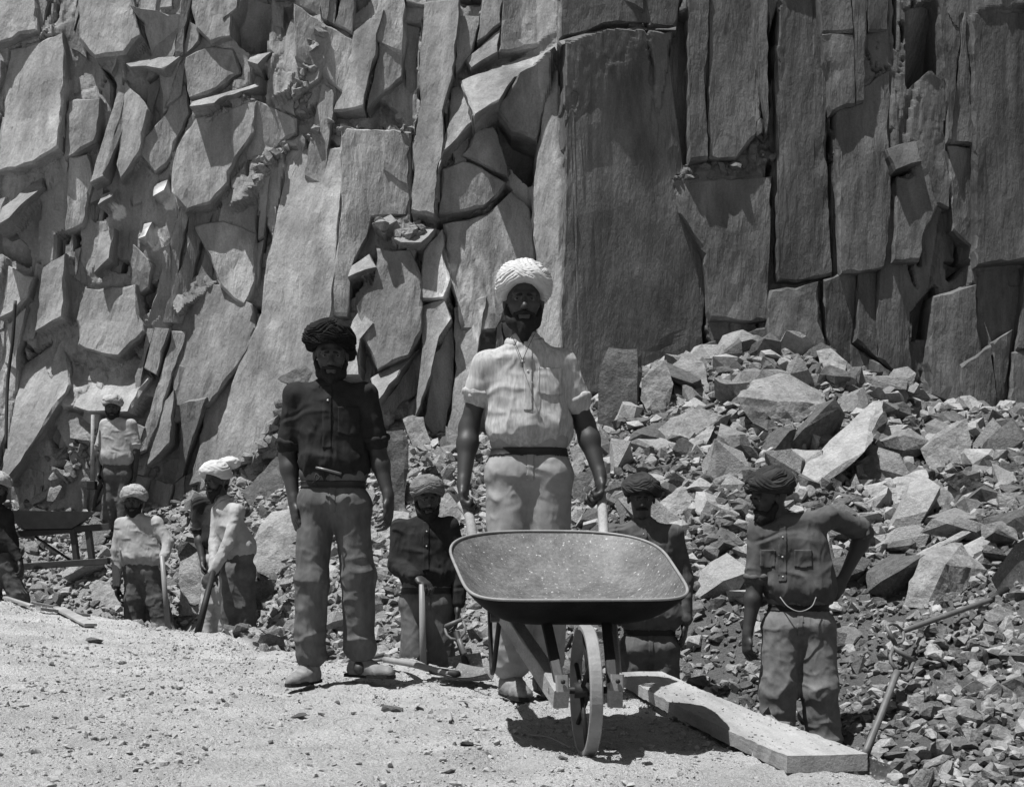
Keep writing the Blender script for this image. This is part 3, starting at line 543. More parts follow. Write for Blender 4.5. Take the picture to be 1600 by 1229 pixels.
BOUL = [] # traced boulders: label, material, outline (x,y,depth back), thickness
def boulder(label, pts, t=.35, m=None, d=None, lean=.45, name='boulder', cat='boulder', shrink=.75):
    pts = [(p+(None,))[:3] for p in pts]; lowest = max(pts, key=lambda p: p[1]); d = d or hit(lowest[0], lowest[1]-4)
    ppm = F/d; ymax = lowest[1]; cx = sum(p[0] for p in pts)/len(pts); cy = sum(p[1] for p in pts)/len(pts); W = []
    for x, y, dd in pts:
        dep = (ymax-y)/ppm*lean if dd is None else dd
        dep += random.uniform(0, .05)
        W.append(P(x, y, d+dep)*1.0)
        c = P(cx, cy, d+dep+t); b = P(x, y, d+dep+t*random.uniform(.7, 1)); W.append(c+(b-c)*shrink+Vector((0, 0, -.03)))
    size = max((ymax-min(p[1] for p in pts))/ppm, .1)
    v, f = rough_hull(W, cell=max(.022, size*.09), amp=min(.05, size*.07), seed=random.randint(0, 999))
    return single(name, v, f, m or M_ROCK, label, cat)
L_, D_, N_ = M_ROCKL, M_ROCKD, M_ROCK
boulder('big flat-topped block high in the rubble heap, its front face in shade', [(1152,620,0),(1176,662,0),(1202,673,0),(1246,662,0),(1294,631,.1),(1215,626,0),(1180,594,.4),(1232,583,.5),(1290,615,.4)], .4, N_)
boulder('long pale slab tilted up to the right above the smiling man', [(1259,723,.1),(1364,627,.6),(1379,627,.6),(1377,644,.5),(1351,688,.1),(1351,705,0),(1276,767,-.1),(1241,771,-.1),(1245,754,0)], .3, L_)
boulder('slab sloping down left with dark hollow beneath, left part of heap', [(988,710),(1049,653),(1097,636),(1130,649),(1127,657),(1088,653),(1049,684),(1027,719)], .3, N_, lean=.8)
boulder('narrow pale slab tilted up right, upper of two above the moustached man', [(1033,732),(1106,666),(1119,664),(1097,710),(1075,727)], .2, L_, lean=.8)
boulder('thin pale slab lying flatter just below the narrow tilted slab', [(1062,756),(1075,736),(1119,714),(1138,710),(1136,721),(1097,741)], .2, L_, lean=.9)
boulder('small rhombic stone between the tilted slabs and the flat-topped block', [(1106,706),(1132,671),(1154,688),(1149,701),(1123,710)], .2, N_)
boulder('squared upright block at the left end of the rubble heap', [(952,544,.1),(996,544,.1),(1005,548,.2),(994,640,0),(979,675,0),(933,662,0),(935,588,0)], .4, D_, d=11.3)
boulder('angular upright stone right of the squared block', [(1001,592),(1022,566),(1042,562),(1052,600),(1046,640),(1020,650),(1000,625)], .3, N_, lean=.2)
boulder('pale broad-faced stone below the cliff in the upper heap', [(1046,575),(1072,550),(1098,566),(1112,612),(1086,636),(1056,640)], .3, N_, lean=.9)
boulder('pointed stone standing at the upper right of the heap', [(1276,548),(1298,544),(1324,566),(1316,601),(1285,592)], .3, L_)
boulder('rounded dark boulder under the long pale slab', [(1331,727),(1364,706),(1399,719),(1403,749),(1372,767),(1333,758)], .3, D_)
boulder('wide pale slab with a flat face behind the raised elbow', [(1324,784),(1342,762),(1447,732),(1451,745),(1399,780),(1394,797),(1329,804)], .3, L_, lean=.9)
boulder('faceted stone right of the wide pale slab', [(1423,802),(1434,767),(1464,749),(1486,771),(1493,797),(1460,811)], .3, N_)
boulder('dark wedge stone overhanging its neighbour on the right slope', [(1473,749),(1499,736),(1552,762),(1556,780),(1512,780)], .3, D_, lean=-.2)
boulder('dark angular stone at the right edge of the picture', [(1552,745),(1565,719),(1615,741),(1615,762),(1561,767)], .3, D_)
boulder('tall mottled boulder on the upper right slope', [(1438,701),(1482,662),(1512,653),(1521,732),(1482,745),(1451,736)], .35, N_)
boulder('large ridged boulder on the right slope behind the lying shovel', [(1408,948,.05),(1419,912,.1),(1437,871,.2),(1459,853,.3),(1503,849,.35),(1542,890,.2),(1521,912,.1),(1492,937,0),(1445,952,-.05),(1478,880,-.05)], .4, N_)
boulder('thin splinter of stone lying over the ridged boulder', [(1419,875),(1437,862),(1510,824),(1518,831),(1470,853),(1426,882)], .1, L_, d=8.0, name='stone_splinter', cat='stone')
boulder('block with shaded front above the shovel blade', [(1532,820),(1565,813),(1591,827),(1587,868),(1540,875)], .3, N_)
boulder('upright pale stone low on the right slope', [(1463,1087),(1470,1054),(1492,1047),(1503,1083),(1489,1094)], .2, N_)
boulder('low wedge stone beside the planted shovel', [(1410,1160),(1423,1142),(1452,1151),(1434,1167)], .2, N_)
boulder('cracked stone under the shaft of the lying shovel', [(1536,963),(1558,944),(1587,955),(1587,970),(1562,985)], .25, N_)
boulder('pale block directly behind the head of the man behind the barrow', [(1031,784),(1066,758),(1088,784),(1078,812),(1040,806)], .25, L_)
boulder('white block between the tall man and the man behind the barrow', [(885,815),(900,790),(930,790),(935,808),(900,822)], .25, L_)
boulder('dark rock above the white block by the tall man', [(888,760),(905,735),(950,745),(955,785),(900,790)], .3, D_)
boulder('rock ledge stone at the tall man left elbow', [(890,700),(925,680),(960,700),(955,735),(900,740)], .3, N_)
boulder('very pale smooth boulder behind the legs of the dark-shirted man', [(393,845,.1),(425,800,.3),(470,785,.3),(475,905,0),(430,908,0),(395,890,0)], .4, L_, lean=.4)
boulder('dark squared block below the very pale boulder', [(398,908),(430,904),(430,945),(402,972)], .3, D_, lean=.1)
boulder('round-topped stone sitting on the column behind the dark-shirted man', [(629,654),(645,648),(661,652),(673,691),(645,699)], .3, N_, d=11.2)
boulder('upright column stump behind the dark-shirted man', [(596,674),(629,672),(637,691),(633,800),(600,800)], .35, D_, d=11.0, lean=.05)
boulder('slab leaning up against the cliff behind the dark-shirted man', [(360,764),(384,731),(421,699),(433,707),(401,744),(368,768)], .25, L_, lean=.6)
boulder('large grey boulder behind the dark-shirted man right hand', [(376,768),(433,715),(455,740),(455,800),(401,805)], .4, D_)
boulder('pointed dark stone at the dark-shirted man shoulder', [(433,592),(475,568),(488,582),(475,610),(455,602)], .25, D_, d=11.8)
boulder('pale boulder beside the legs of the man in the check turban', [(140,915),(150,905),(171,908),(191,949),(147,960)], .3, L_)
boulder('tall pale boulder between the two pit workers on the left', [(280,875),(308,860),(326,890),(316,960),(284,960)], .35, L_, lean=.2)
boulder('big block behind the far wheelbarrow', [(62,744),(123,735),(130,799),(78,805)], .35, N_, lean=.3)
boulder('bulging rock high left of the standing man in white', [(106,641),(144,655),(140,689),(109,684)], .3, N_, d=13.0)
boulder('jagged stone beside the dark-shirted man left shoe', [(425,1000),(450,968),(472,962),(474,1010)], .18, N_)
boulder('low block right of the upper column stump', [(640,800),(700,770),(720,800),(715,850),(650,850)], .3, N_)
boulder('pale flat rock by the shirt elbow of the pit man', [(590,835),(605,795),(640,800),(630,850)], .3, L_, lean=.8)
boulder('weathered boulder far left under the cliff', [(10,700),(50,680),(75,720),(60,760),(15,760)], .3, N_)
boulder('slab propped against the cliff at far left', [(25,660),(55,600),(75,610),(60,690),(30,700)], .3, L_, d=13.2)

# middle-sized stones: the ones that show largest, each its own object (shared meshes)
rl = []
for i in range(22):
    k = RNG.randint(10, 16); p = RNG.normal(size=(k, 3)); p /= np.linalg.norm(p, axis=1)[:, None]; p *= np.array([1, RNG.uniform(.45, .9), RNG.uniform(.25, .65)])
    v, f = rough_hull(p, cell=.28, amp=.09, seed=i); v = v/np.abs(v).max(); me = mk('stone', v, f, False); me.materials.append((M_ROCK, M_ROCK, M_ROCKL, M_ROCKD)[i % 4]); rl.append(me)
cnt = 0; Xc, Yc = cand(4000, 5.0, 13.2); kk = floor_mask(Xc, Yc); zz = terr(Xc, Yc)
for x, y, k, z in zip(Xc, Yc, kk, zz):
    u = 800+F*x/y
    if k > .05 or cnt >= 250 or u < -60 or u > 1680: continue
    if y < 6 and random.random() < .6: continue
    s_ = (.05+.11*random.random()**1.6)*(.55+.065*y)*(1 if u < 930 or y < 7.8 else 1.0)
    if u > 930 and y > 7.8: s_ = .13+.24*random.random()**1.5
    elif u < 930 and y > 10.8: s_ = .11+.22*random.random()**1.4
    elif random.random() < .35: continue
    if any((x-a)**2+(y-b)**2 < (.28*s_+.03)**2 for a, b in ((1.5, 6.2), (-.5, 7.2), (.8, 7.2))): continue
    if any((x-a)**2+(y-b)**2 < (s_+.12)**2 for a, b in ((2.3, 6.75), (2.6, 6.95), (2.9, 7.15), (3.15, 7.35), (3.35, 7.5), (1.9, 5.6), (1.7, 5.35))): continue
    o = bpy.data.objects.new('stone', random.choice(rl)); COL.objects.link(o); o.location = (x, y, z+s_*.18)
    o.scale = (s_, s_, s_); o.rotation_euler = (random.gauss(-.15, .6), random.gauss(0, .6), random.uniform(0, 6.28))
    tone = {'broken stone': 'grey', 'dark broken stone': 'dark grey', 'pale broken stone': 'pale'}[o.data.materials[0].name]
    size = 'large' if s_ > .24 else 'middling' if s_ > .13 else 'small'
    place = ('high on the right-hand heap below the cliff' if y > 10.2 else 'halfway up the right-hand rubble slope' if y > 7.8 else 'low in the right-hand rubble') if u > 930 else ('behind the two standing men' if u > 420 else 'behind the workers at left')
    tag(o, size+' '+tone+' angular stone '+place, 'stone', size+' '+tone+' stones '+place); cnt += 1
# stones on the work floor
FS = [(615,1112,32,'dark flat stone on the floor in front of the dark-shirted man'),(655,1108,20,'small stone just right of the dark flat stone'),(527,1100,14,'small upright chip left of the dark flat stone'),
      (465,1125,26,'pale flat flake below the dark-shirted man left shoe'),(190,1038,16,'dark stone on the left of the work floor'),(80,1038,15,'dark little stone at the far left of the floor'),
      (148,1004,22,'flat dark stone near the floor edge at left'),(320,1171,13,'dark pebble on the lower left floor'),(668,1176,22,'flat stone on the floor below the barrow shadow'),
      (730,1165,26,'low stone left below the wheel'),(765,1180,18,'small broken stone close to the wheel'),(800,1085,14,'stone in front of the tall man left shoe'),
      (425,1162,12,'small stone in the middle of the pale floor'),(38,1105,14,'grey stone low on the left floor'),(240,1190,11,'small pebble near the bottom left'),
      (560,1195,12,'small stone near the bottom edge of the floor'),(880,1190,14,'stone chip just below the wheel'),(700,1210,20,'dark stone at the bottom edge left of the wheel'),
      (1010,1195,18,'flat chip between the wheel and the plank end'),(530,985,20,'pale stone at the floor edge behind the dark-shirted man'),(385,985,18,'pale stone on the floor edge beside the bent worker'),
      (350,1095,12,'little stone on the mid left floor'),(290,1110,10,'tiny stone on the mid left floor'),(480,1180,11,'stone low in the centre of the floor'),(110,1175,11,'stone near the lower left corner')]
for x, y, wpx, lab in FS:
    d = hit(x, y); s_ = wpx/2/F*d*1.25; o = bpy.data.objects.new('stone', random.choice(rl)); COL.objects.link(o); p = P(x, y, d)
    o.location = (p.x, p.y, tz(p.x, p.y)+s_*.15); o.scale = (s_, s_*.8, s_*.8); o.rotation_euler = (random.gauss(0, .2), random.gauss(0, .2), random.uniform(0, 6.28)); tag(o, lab, 'stone', 'stones on the work floor')

# ---------------------------------------------------------------- smooth solids from blended shapes (surface nets)
def nets(prims, vox):
    lo = np.array([1e9]*3); hi = -lo
    for p in prims:
        if p['op'] < 0: continue
        for c in p['ext']: lo = np.minimum(lo, np.array(c)-p['r']); hi = np.maximum(hi, np.array(c)+p['r'])
    lo -= 3*vox; hi += 3*vox; sh = np.ceil((hi-lo)/vox).astype(int)+1; Dd = np.full(sh, .2, np.float32)
    ax = [lo[i]+vox*np.arange(sh[i]) for i in range(3)]
    for p in prims:
        e_ = np.array(p['ext']); pad = p['r']+p['k']+2*vox
        a0 = np.maximum(((e_.min(0)-pad-lo)/vox).astype(int), 0); a1 = np.minimum(((e_.max(0)+pad-lo)/vox).astype(int)+2, sh)
        if (a1 <= a0).any(): continue
        x = ax[0][a0[0]:a1[0], None, None]; y = ax[1][None, a0[1]:a1[1], None]; z = ax[2][None, None, a0[2]:a1[2]]
        d = p['f'](x, y, z).astype(np.float32); s_ = (slice(a0[0], a1[0]), slice(a0[1], a1[1]), slice(a0[2], a1[2])); k = p['k']; o_ = Dd[s_]
        if p['op'] > 0:
            h = np.clip(.5+.5*(o_-d)/k, 0, 1); Dd[s_] = o_*(1-h)+d*h-k*h*(1-h)
        else:
            d = -d; h = np.clip(.5-.5*(o_-d)/k, 0, 1); Dd[s_] = o_*(1-h)+d*h+k*h*(1-h)
    sg = Dd < 0
    c8 = np.zeros([s-1 for s in sh], np.int8)
    for a, b, c in product((0, 1), repeat=3): c8 += sg[a:sh[0]-1+a, b:sh[1]-1+b, c:sh[2]-1+c]
    act = (c8 > 0) & (c8 < 8); I = np.argwhere(act); vid = np.full(act.shape, -1, np.int64); vid[act] = np.arange(len(I))
    acc = np.zeros((len(I), 3)); cn = np.zeros(len(I))
    def val(o): return Dd[I[:, 0]+o[0], I[:, 1]+o[1], I[:, 2]+o[2]]
    for axn in range(3):
        for b, c in product((0, 1), repeat=2):
            o1 = [0, 0, 0]; o1[(axn+1) % 3] = b; o1[(axn+2) % 3] = c; o2 = list(o1); o2[axn] = 1
            v1, v2 = val(o1), val(o2); m = (v1 < 0) != (v2 < 0); t = np.where(m, v1/(v1-v2+1e-12), 0)
            pt = np.array(o1, float)[None]+np.eye(3)[axn][None]*t[:, None]; acc += np.where(m[:, None], pt, 0); cn += m
    Vv = lo+vox*(I+acc/cn[:, None]); Q = []
    for axn in range(3):
        u_, v_ = (axn+1) % 3, (axn+2) % 3; sl1 = [slice(1, -1)]*3; sl1[axn] = slice(0, -1); sl2 = list(sl1); sl2[axn] = slice(1, None)
        A = sg[tuple(sl1)]; B = sg[tuple(sl2)]; E = np.argwhere(A != B)
        st = A[tuple(E.T)]; base_ = E.copy(); base_[:, u_] += 1; base_[:, v_] += 1
        def cell(du, dv):
            c = base_.copy(); c[:, u_] -= du; c[:, v_] -= dv; return vid[tuple(c.T)]
        qd = np.stack([cell(1, 1), cell(0, 1), cell(0, 0), cell(1, 0)], -1); qd[~st] = qd[~st][:, ::-1]; Q.append(qd)
    Q = np.concatenate(Q); Q = Q[(Q >= 0).all(1)]
    return Vv, Q
def cap(a, b, ra, rb=None, k=.02, axis=None, ratio=1., op=1):
    a = np.array(a, float); b = np.array(b, float); rb = ra if rb is None else rb; ab = b-a; L2 = max(ab@ab, 1e-9)
    axv = None if axis is None else np.array(axis, float)/np.linalg.norm(axis)
    def f(x, y, z):
        px, py, pz = x-a[0], y-a[1], z-a[2]; t = np.clip((px*ab[0]+py*ab[1]+pz*ab[2])/L2, 0, 1)
        qx, qy, qz = px-t*ab[0], py-t*ab[1], pz-t*ab[2]; n2 = qx*qx+qy*qy+qz*qz
        if axv is not None: n2 = n2+(1/ratio**2-1)*(qx*axv[0]+qy*axv[1]+qz*axv[2])**2
        r = ra+(rb-ra)*t; return (np.sqrt(n2)-r)*(1 if axv is None else min(1, (1+ratio)/2))
    return dict(f=f, ext=[a, b], r=max(ra, rb)*max(1, ratio), k=k, op=op)
def ell(c, R, fr, k=.02, op=1):
    c = np.array(c, float); M_ = np.array([tuple(v) for v in fr])
    def f(x, y, z):
        d = [((x-c[0])*M_[i][0]+(y-c[1])*M_[i][1]+(z-c[2])*M_[i][2]) for i in range(3)]
        k0 = np.sqrt(sum((d[i]/R[i])**2 for i in range(3))); k1 = np.sqrt(sum((d[i]/R[i]**2)**2 for i in range(3)))+1e-9; return k0*(k0-1)/k1
    return dict(f=f, ext=[c], r=max(R), k=k, op=op)
def vnorm(v, f):
    n = np.zeros_like(v); t = np.cross(v[f[:, 2]]-v[f[:, 0]], v[f[:, 3]]-v[f[:, 1]])
    for i in range(4): np.add.at(n, f[:, i], t)
    return n/(np.linalg.norm(n, axis=1)[:, None]+1e-12)
def folds(v, f, amp, seed, kx=9, kz=13, fine=.25, grow=None):
    """cloth creases: sharp wandering ridges, kx waves per metre across, kz up the cloth"""
    n = vnorm(v, f); x, y, z = v[:, 0], v[:, 1], v[:, 2]
    wx = x+.05*fbm(x*5, y*5, z*4, o=2, s=seed); wz = z+.05*fbm(x*4, y*4, z*5, o=2, s=seed+5)
    def rg(a, b, s_): return (1-np.abs(vn(a, y*kx, b, s=s_)))**3*1.6-.6
    a = rg(wx*kx+wz*kz*.3, wz*kz-wx*kx*.3, seed+9); b = rg(wx*kx*2.1-wz*kz*.9, wz*kz*1.5+wx*kx*.9, seed+19); c = rg(wx*kx*.6+wz*kz*1., wz*kz*.6-wx*kx, seed+29)
    d = amp*(.55*a+.35*b+.45*c)+amp*fine*.4*fbm(x*60, y*60, z*60, o=2, s=seed+3)
    if grow is not None: d = d*grow(v)
    return v+n*d[:, None]
def patch(v, f, test, off=.005):
    """cloth piece lying on a garment: copies the faces for which test(centre, normal) holds and lifts them"""
    n = vnorm(v, f); c = v[f].mean(1); fn = n[f].mean(1); m = test(c, fn)
    if m.sum() < 3: return None
    g_ = f[m]; used, inv = np.unique(g_, return_inverse=True); g_ = inv.reshape(-1, 4); top = v[used]+n[used]*off; bot = v[used]+n[used]*(-.004)
    ed = {}
    for q in g_:
        for i in range(4): ed[(q[i], q[(i+1) % 4])] = 1
    N = len(used); side = [(a, b) for (a, b) in ed if (b, a) not in ed]
    F4 = np.concatenate([g_, np.array([(b, a, a+N, b+N) for a, b in side]).reshape(-1, 4)]) if side else g_
    return np.concatenate([top, bot]), F4

def hand_prims(wr, dr, nrm, side, sc, curl, spread=.0, thumb=.6, k=.006):
    """wr wrist, dr towards the knuckles, nrm the way the palm faces, side: +-1 thumb side"""
    dr = Vector(dr).normalized(); nrm = Vector(nrm); nrm = (nrm-dr*nrm.dot(dr)).normalized(); lat = dr.cross(nrm).normalized()*side; o = []
    wr = Vector(wr); pc = wr+dr*.05*sc
    o.append(cap(wr-dr*.01, wr+dr*.03*sc, .026*sc, .03*sc, .02, nrm, .75))
    o.append(cap(pc-lat*.020*sc, pc+lat*.020*sc, .028*sc, .028*sc, .015, nrm, .55)); o.append(cap(wr+dr*.08*sc-lat*.026*sc, wr+dr*.08*sc+lat*.026*sc, .016*sc, .016*sc, .012, nrm, .75))
    for i in range(4):
        b_ = wr+dr*(.088+(.004, .008, .004, -.006)[i])*sc+lat*(.031-.0205*i)*sc; ln = (.040, .045, .041, .032)[i]*sc; d = (dr+lat*spread*(1.5-i)*.1).normalized(); a_ = curl*(1+.08*i)
        for j, q in enumerate((1, .68, .55)):
            ang = a_*(.7, 1.15, .8)[j]; d = (d*math.cos(ang)+nrm*math.sin(ang)*1.).normalized() if j == 0 else Matrix.Rotation(ang, 3, dr.cross(nrm))@d
            e_ = b_+d*ln*q; r_ = (.0098, .0088, .0078)[j]*sc; o.append(cap(b_, e_, r_, r_*.92, k)); b_ = e_
    tb = wr+dr*.028*sc+lat*.024*sc; td = (dr*.75+lat*thumb+nrm*.35).normalized(); t1 = tb+td*.042*sc; td2 = (td+dr*.5+nrm*.45*curl-lat*.25*curl).normalized(); t2 = t1+td2*.032*sc; t3 = t2+(td2+nrm*.3*curl).normalized()*.024*sc
    o += [cap(tb, t1, .015*sc, .012*sc, .012), cap(t1, t2, .0115*sc, .010*sc, .006), cap(t2, t3, .010*sc, .008*sc, .006)]
    return o

def turban(r, hc, fr, R, m, seed, bands, front=.30, sidez=-.25, back=-.55, res=110, amp=.012, tilt=0, off=(0, 0, 0)):
    """wound cloth: overlapping pleated bands on a squashed ball, open over the face"""
    hs, hf, hu = fr; nl = int(res*1.5); th = np.linspace(0, 2*np.pi, nl, endpoint=False); ph = np.linspace(-1.45, 1.5707, res); T, Pp = np.meshgrid(th, ph)
    x = np.cos(Pp)*np.sin(T); y = np.cos(Pp)*np.cos(T); z = np.sin(Pp); x, y, z = (q.ravel() for q in (x, y, z))
    rad = np.ones_like(x); wx = x+.10*vn(x*2.4, y*2.4, z*2.4, s=seed); wz = z+.10*vn(x*3, y*3, z*3, s=seed+1)
    br = random.Random(seed*7)
    for i, (tx, ty, c, wd, h_) in enumerate(bands):
        tx += br.gauss(0, .12); ty += br.gauss(0, .10); c += br.gauss(0, .03); wd *= br.uniform(.85, 1.3); h_ *= br.uniform(.7, 1.6)
        nn = Vector((math.sin(tx), math.sin(ty), math.cos(tx)*math.cos(ty))).normalized(); t = (wx*nn.x+y*nn.y+wz*nn.z-c)/wd
        ins = np.abs(t) < 1; pl = 4+i % 3; hgt = h_*np.sqrt(np.clip(1-t*t, 0, 1))*1.0+amp*4.5*(np.abs(np.sin(t*pl*1.3+i+1.2*vn(x*2.5, y*2.5, z*2.5, s=seed+i)))-.5)
        rad = np.where(ins, np.maximum(rad*.985, 1+hgt), rad)
    rad *= 1+.03*vn(x*2.5, y*2.5, z*2.5, s=seed+40)
    az = np.abs((T.ravel()+np.pi) % (2*np.pi)-np.pi)/np.pi; zb = np.interp(az, [0, .12, .42, 1], [front, front-.08, sidez, back])
    e = np.clip((z-zb)/.16+.5, 0, 1); e = np.sqrt(e*(2-e)); rad *= .60+.40*e
    hs, hf, hu = (np.array(tuple(q)) for q in fr); c = np.array(tuple(hc))+hu*(.05+off[2])-hf*(.012-off[1])+hs*off[0]
    Vv = c[None]+(x*R[0]*rad)[:, None]*hs+(y*R[1]*rad)[:, None]*hf+(z*R[2]*rad)[:, None]*hu
    idx = np.arange(res*nl).reshape(res, nl); a = idx[:-1]; b = idx[1:]; q = np.stack([a, np.roll(a, -1, 1), np.roll(b, -1, 1), b], -1).reshape(-1, 4)
    return part(r, 'turban', Vv, q, m)

TB_V = [(-.5, .1, -.1, .16, .05), (.5, .1, -.1, .16, .05), (-.55, .15, .12, .15, .06), (.5, .15, .12, .15, .06), (-.6, .1, .32, .14, .05), (.55, .1, .34, .15, .06), (-.5, 0, .52, .14, .05), (.45, .05, .56, .15, .05), (-.7, -.1, .7, .16, .04), (.8, .2, .72, .2, .05)]
TB_S = [(.35, .2, -.22, .15, .06), (.3, .15, -.02, .14, .07), (.45, .1, .16, .13, .05), (.3, .25, .34, .14, .06), (.55, .1, .5, .13, .06), (.2, .1, .66, .15, .05), (.8, .0, .72, .16, .06), (-.3, .3, .8, .16, .05)]

def person(spec):
    d = spec['d']; sc = spec.get('sc', 1.); vx = spec.get('vox', .007)
    def Q(t): return P(t[0], t[1], d+(t[2] if len(t) > 2 else 0))
    yaw = math.radians(spec.get('yaw', 0)); fw = Vector((math.sin(yaw), -math.cos(yaw), 0)); sd = Vector((math.cos(yaw), math.sin(yaw), 0))
    hy = math.radians(spec.get('hyaw', spec.get('yaw', 0))); hp = math.radians(spec.get('hpitch', 8)); hr = math.radians(spec.get('hroll', 0))
    hf = Vector((math.sin(hy)*math.cos(hp), -math.cos(hy)*math.cos(hp), -math.sin(hp))); hs = Vector((math.cos(hy), math.sin(hy), 0)); hu = hs.cross(hf)*-1.; hu = hf.cross(hs)*-1 if hu.z < 0 else hu
    Rr = Matrix.Rotation(hr, 3, hf); hs = Rr@hs; hu = Rr@hu
    J = {k: Q(v) for k, v in spec['j'].items()}; hc = J['head']; neck = J['neck']
    sL, sR, eL, eR, wL, wR, pL, pR, kL, kR, aL, aR = (J[k] for k in ('sL', 'sR', 'eL', 'eR', 'wL', 'wR', 'pL', 'pR', 'kL', 'kR', 'aL', 'aR'))
    pc = (pL+pR)/2; foot = (aL+aR)/2; r = root('person', spec['label'], 'person', (foot.x, foot.y, min(aL.z, aR.z)-.08), spec.get('group'))
    # ---- body
    h = lambda x, y, z: hc+hs*x*sc+hf*y*sc+hu*z*sc; fr = (hs, hf, hu)
    al = .72 if spec.get('sleeve') == 'long' else 1.
    B = [cap(pc+Vector((0, 0, .02)), neck-Vector((0, 0, .16)), .070*sc, .070*sc, .04), cap(pL, pR, .060*sc, .060*sc, .03), cap(sL+(sR-sL)*.1, sR-(sR-sL)*.1, .030*sc, .030*sc, .03), cap(neck-Vector((0, 0, .12)), neck-Vector((0, 0, .03)), .040*sc, .052*sc, .02), cap(neck-Vector((0, 0, .04)), hc-hu*.05*sc-hf*.018*sc, .054*sc, .052*sc, .02)]
    for s_, e_, w_ in ((sL, eL, wL), (sR, eR, wR)):
        B += [cap(s_, s_.lerp(e_, .4), .034*sc, .040*sc*al, .02), cap(s_.lerp(e_, .4), e_, .043*sc*al, .040*sc*al, .02), cap(e_, e_.lerp(w_, .28), .040*sc*al, .042*sc*al, .03), cap(e_.lerp(w_, .28), w_, .042*sc*al, .026*sc, .03)]
    for p_, k_, a_ in ((pL, kL, aL), (pR, kR, aR)): B += [cap(p_, k_, .058*sc, .045*sc, .02), cap(k_, k_.lerp(a_, .3), .045*sc, .045*sc, .02), cap(k_.lerp(a_, .3), a_, .045*sc, .034*sc, .02), cap(a_, a_+fw*.05-Vector((0, 0, .04)), .03*sc, .03*sc, .02)]
    B += [ell(h(0, -.012, .030), (.075*sc, .094*sc, .090*sc), fr, .02), ell(h(0, .022, -.040), (.057*sc, .062*sc, .082*sc), fr, .03), ell(h(0, .068, -.102), (.024*sc, .02*sc, .02*sc), fr, .03),
          cap(h(0, .084, .004), h(0, .106, -.036), .0085*sc, .013*sc, .010), ell(h(.012, .096, -.040), (.009*sc,)*3, fr, .006), ell(h(-.012, .096, -.040), (.009*sc,)*3, fr, .006),
          cap(h(-.038, .076, .015), h(.038, .076, .015), .013*sc, .013*sc, .012), ell(h(.044, .058, -.026), (.018*sc,)*3, fr, .025), ell(h(-.044, .058, -.026), (.018*sc,)*3, fr, .025),
          cap(h(-.019, .082, -.068), h(.019, .082, -.068), .0065*sc, .0065*sc, .006), cap(h(-.015, .080, -.079), h(.015, .080, -.079), .0075*sc, .0075*sc, .006),
          ell(h(.078, -.008, -.012), (.010*sc, .018*sc, .031*sc), fr, .008), ell(h(-.078, -.008, -.012), (.010*sc, .018*sc, .031*sc), fr, .008),
          ell(h(.031, .094, -.002), (.016*sc, .013*sc, .010*sc), fr, .012, -1), ell(h(-.031, .094, -.002), (.016*sc, .013*sc, .010*sc), fr, .012, -1)]
    for s_ in (-1, 1): B += [cap(h(s_*.020, .083, .007), h(s_*.043, .076, .005), .005*sc, .005*sc, .004)]
    B += hand_prims(wL, *spec['hL'], sc, *spec.get('cL', (.35,))); B += hand_prims(wR, *spec['hR'], sc, *spec.get('cR', (.35,)))
    v, f = nets(B, vx); part(r, 'body', v, f, M_SKIN)
    for s_ in (-1, 1):
        v, f = nets([ell(h(s_*.031, .0705, -.002), (.0118*sc,)*3, fr, .003)], .004); eo = part(r, 'eye', v, f, M_EYE)
        v, f = nets([ell(h(s_*.031, .0772, -.003), (.0066*sc,)*3, fr, .003)], .003); part(r, 'pupil', v, f, M_PUP, parent=eo)
    # ---- hair
    bd = spec.get('beard', 1)
    if bd:
        bl = .02*bd
        Bb = [cap(h(-.066, .006, -.045), h(-.048, .035, -.092), .018*sc, .022*sc, .02), cap(h(.066, .006, -.045), h(.048, .035, -.092), .018*sc, .022*sc, .02),
              cap(h(-.045, .040, -.095), h(0, .064, -.112-bl*.5), .022*sc, .026*sc, .02), cap(h(.045, .040, -.095), h(0, .064, -.112-bl*.5), .022*sc, .026*sc, .02), cap(h(0, .060, -.108), h(0, .058, -.125-bl*2), .026*sc, .016*sc, .02), cap(h(-.030, .058, -.092), h(.030, .058, -.092), .020*sc, .020*sc, .015), ell(h(0, .072, -.100), (.030*sc, .020*sc, .020*sc), fr, .015), cap(h(-.034, .064, -.066), h(-.030, .066, -.095), .012*sc, .014*sc, .012), cap(h(.034, .064, -.066), h(.030, .066, -.095), .012*sc, .014*sc, .012)]
        v, f = nets(Bb, min(vx, .007)); n_ = vnorm(v, f); v = v+n_*(.006*fbm(v[:, 0]*45, v[:, 1]*45, v[:, 2]*22, o=3, s=5))[:, None]; part(r, 'beard', v, f, M_HAIR)
    v, f = nets([cap(h(-.003, .091, -.057), h(-.034, .074, -.064), .010*sc, .007*sc, .006), cap(h(.003, .091, -.057), h(.034, .074, -.064), .010*sc, .006*sc, .006)], .005); part(r, 'moustache', v, f, M_HAIR)
    v, f = nets([cap(h(-.048, .074, .010), h(-.014, .090, .013), .0055*sc, .007*sc, .004), cap(h(.048, .074, .010), h(.014, .090, .013), .0055*sc, .007*sc, .004)], .005); part(r, 'eyebrows', v, f, M_HAIR)
    # ---- shirt
    sm = spec['shirt']; tw = spec.get('tw', .085); hem = pc+Vector((0, 0, spec.get('hem', .13))); ch = (sL+sR)/2-Vector((0, 0, .13)); bil = spec.get('billow', .02)
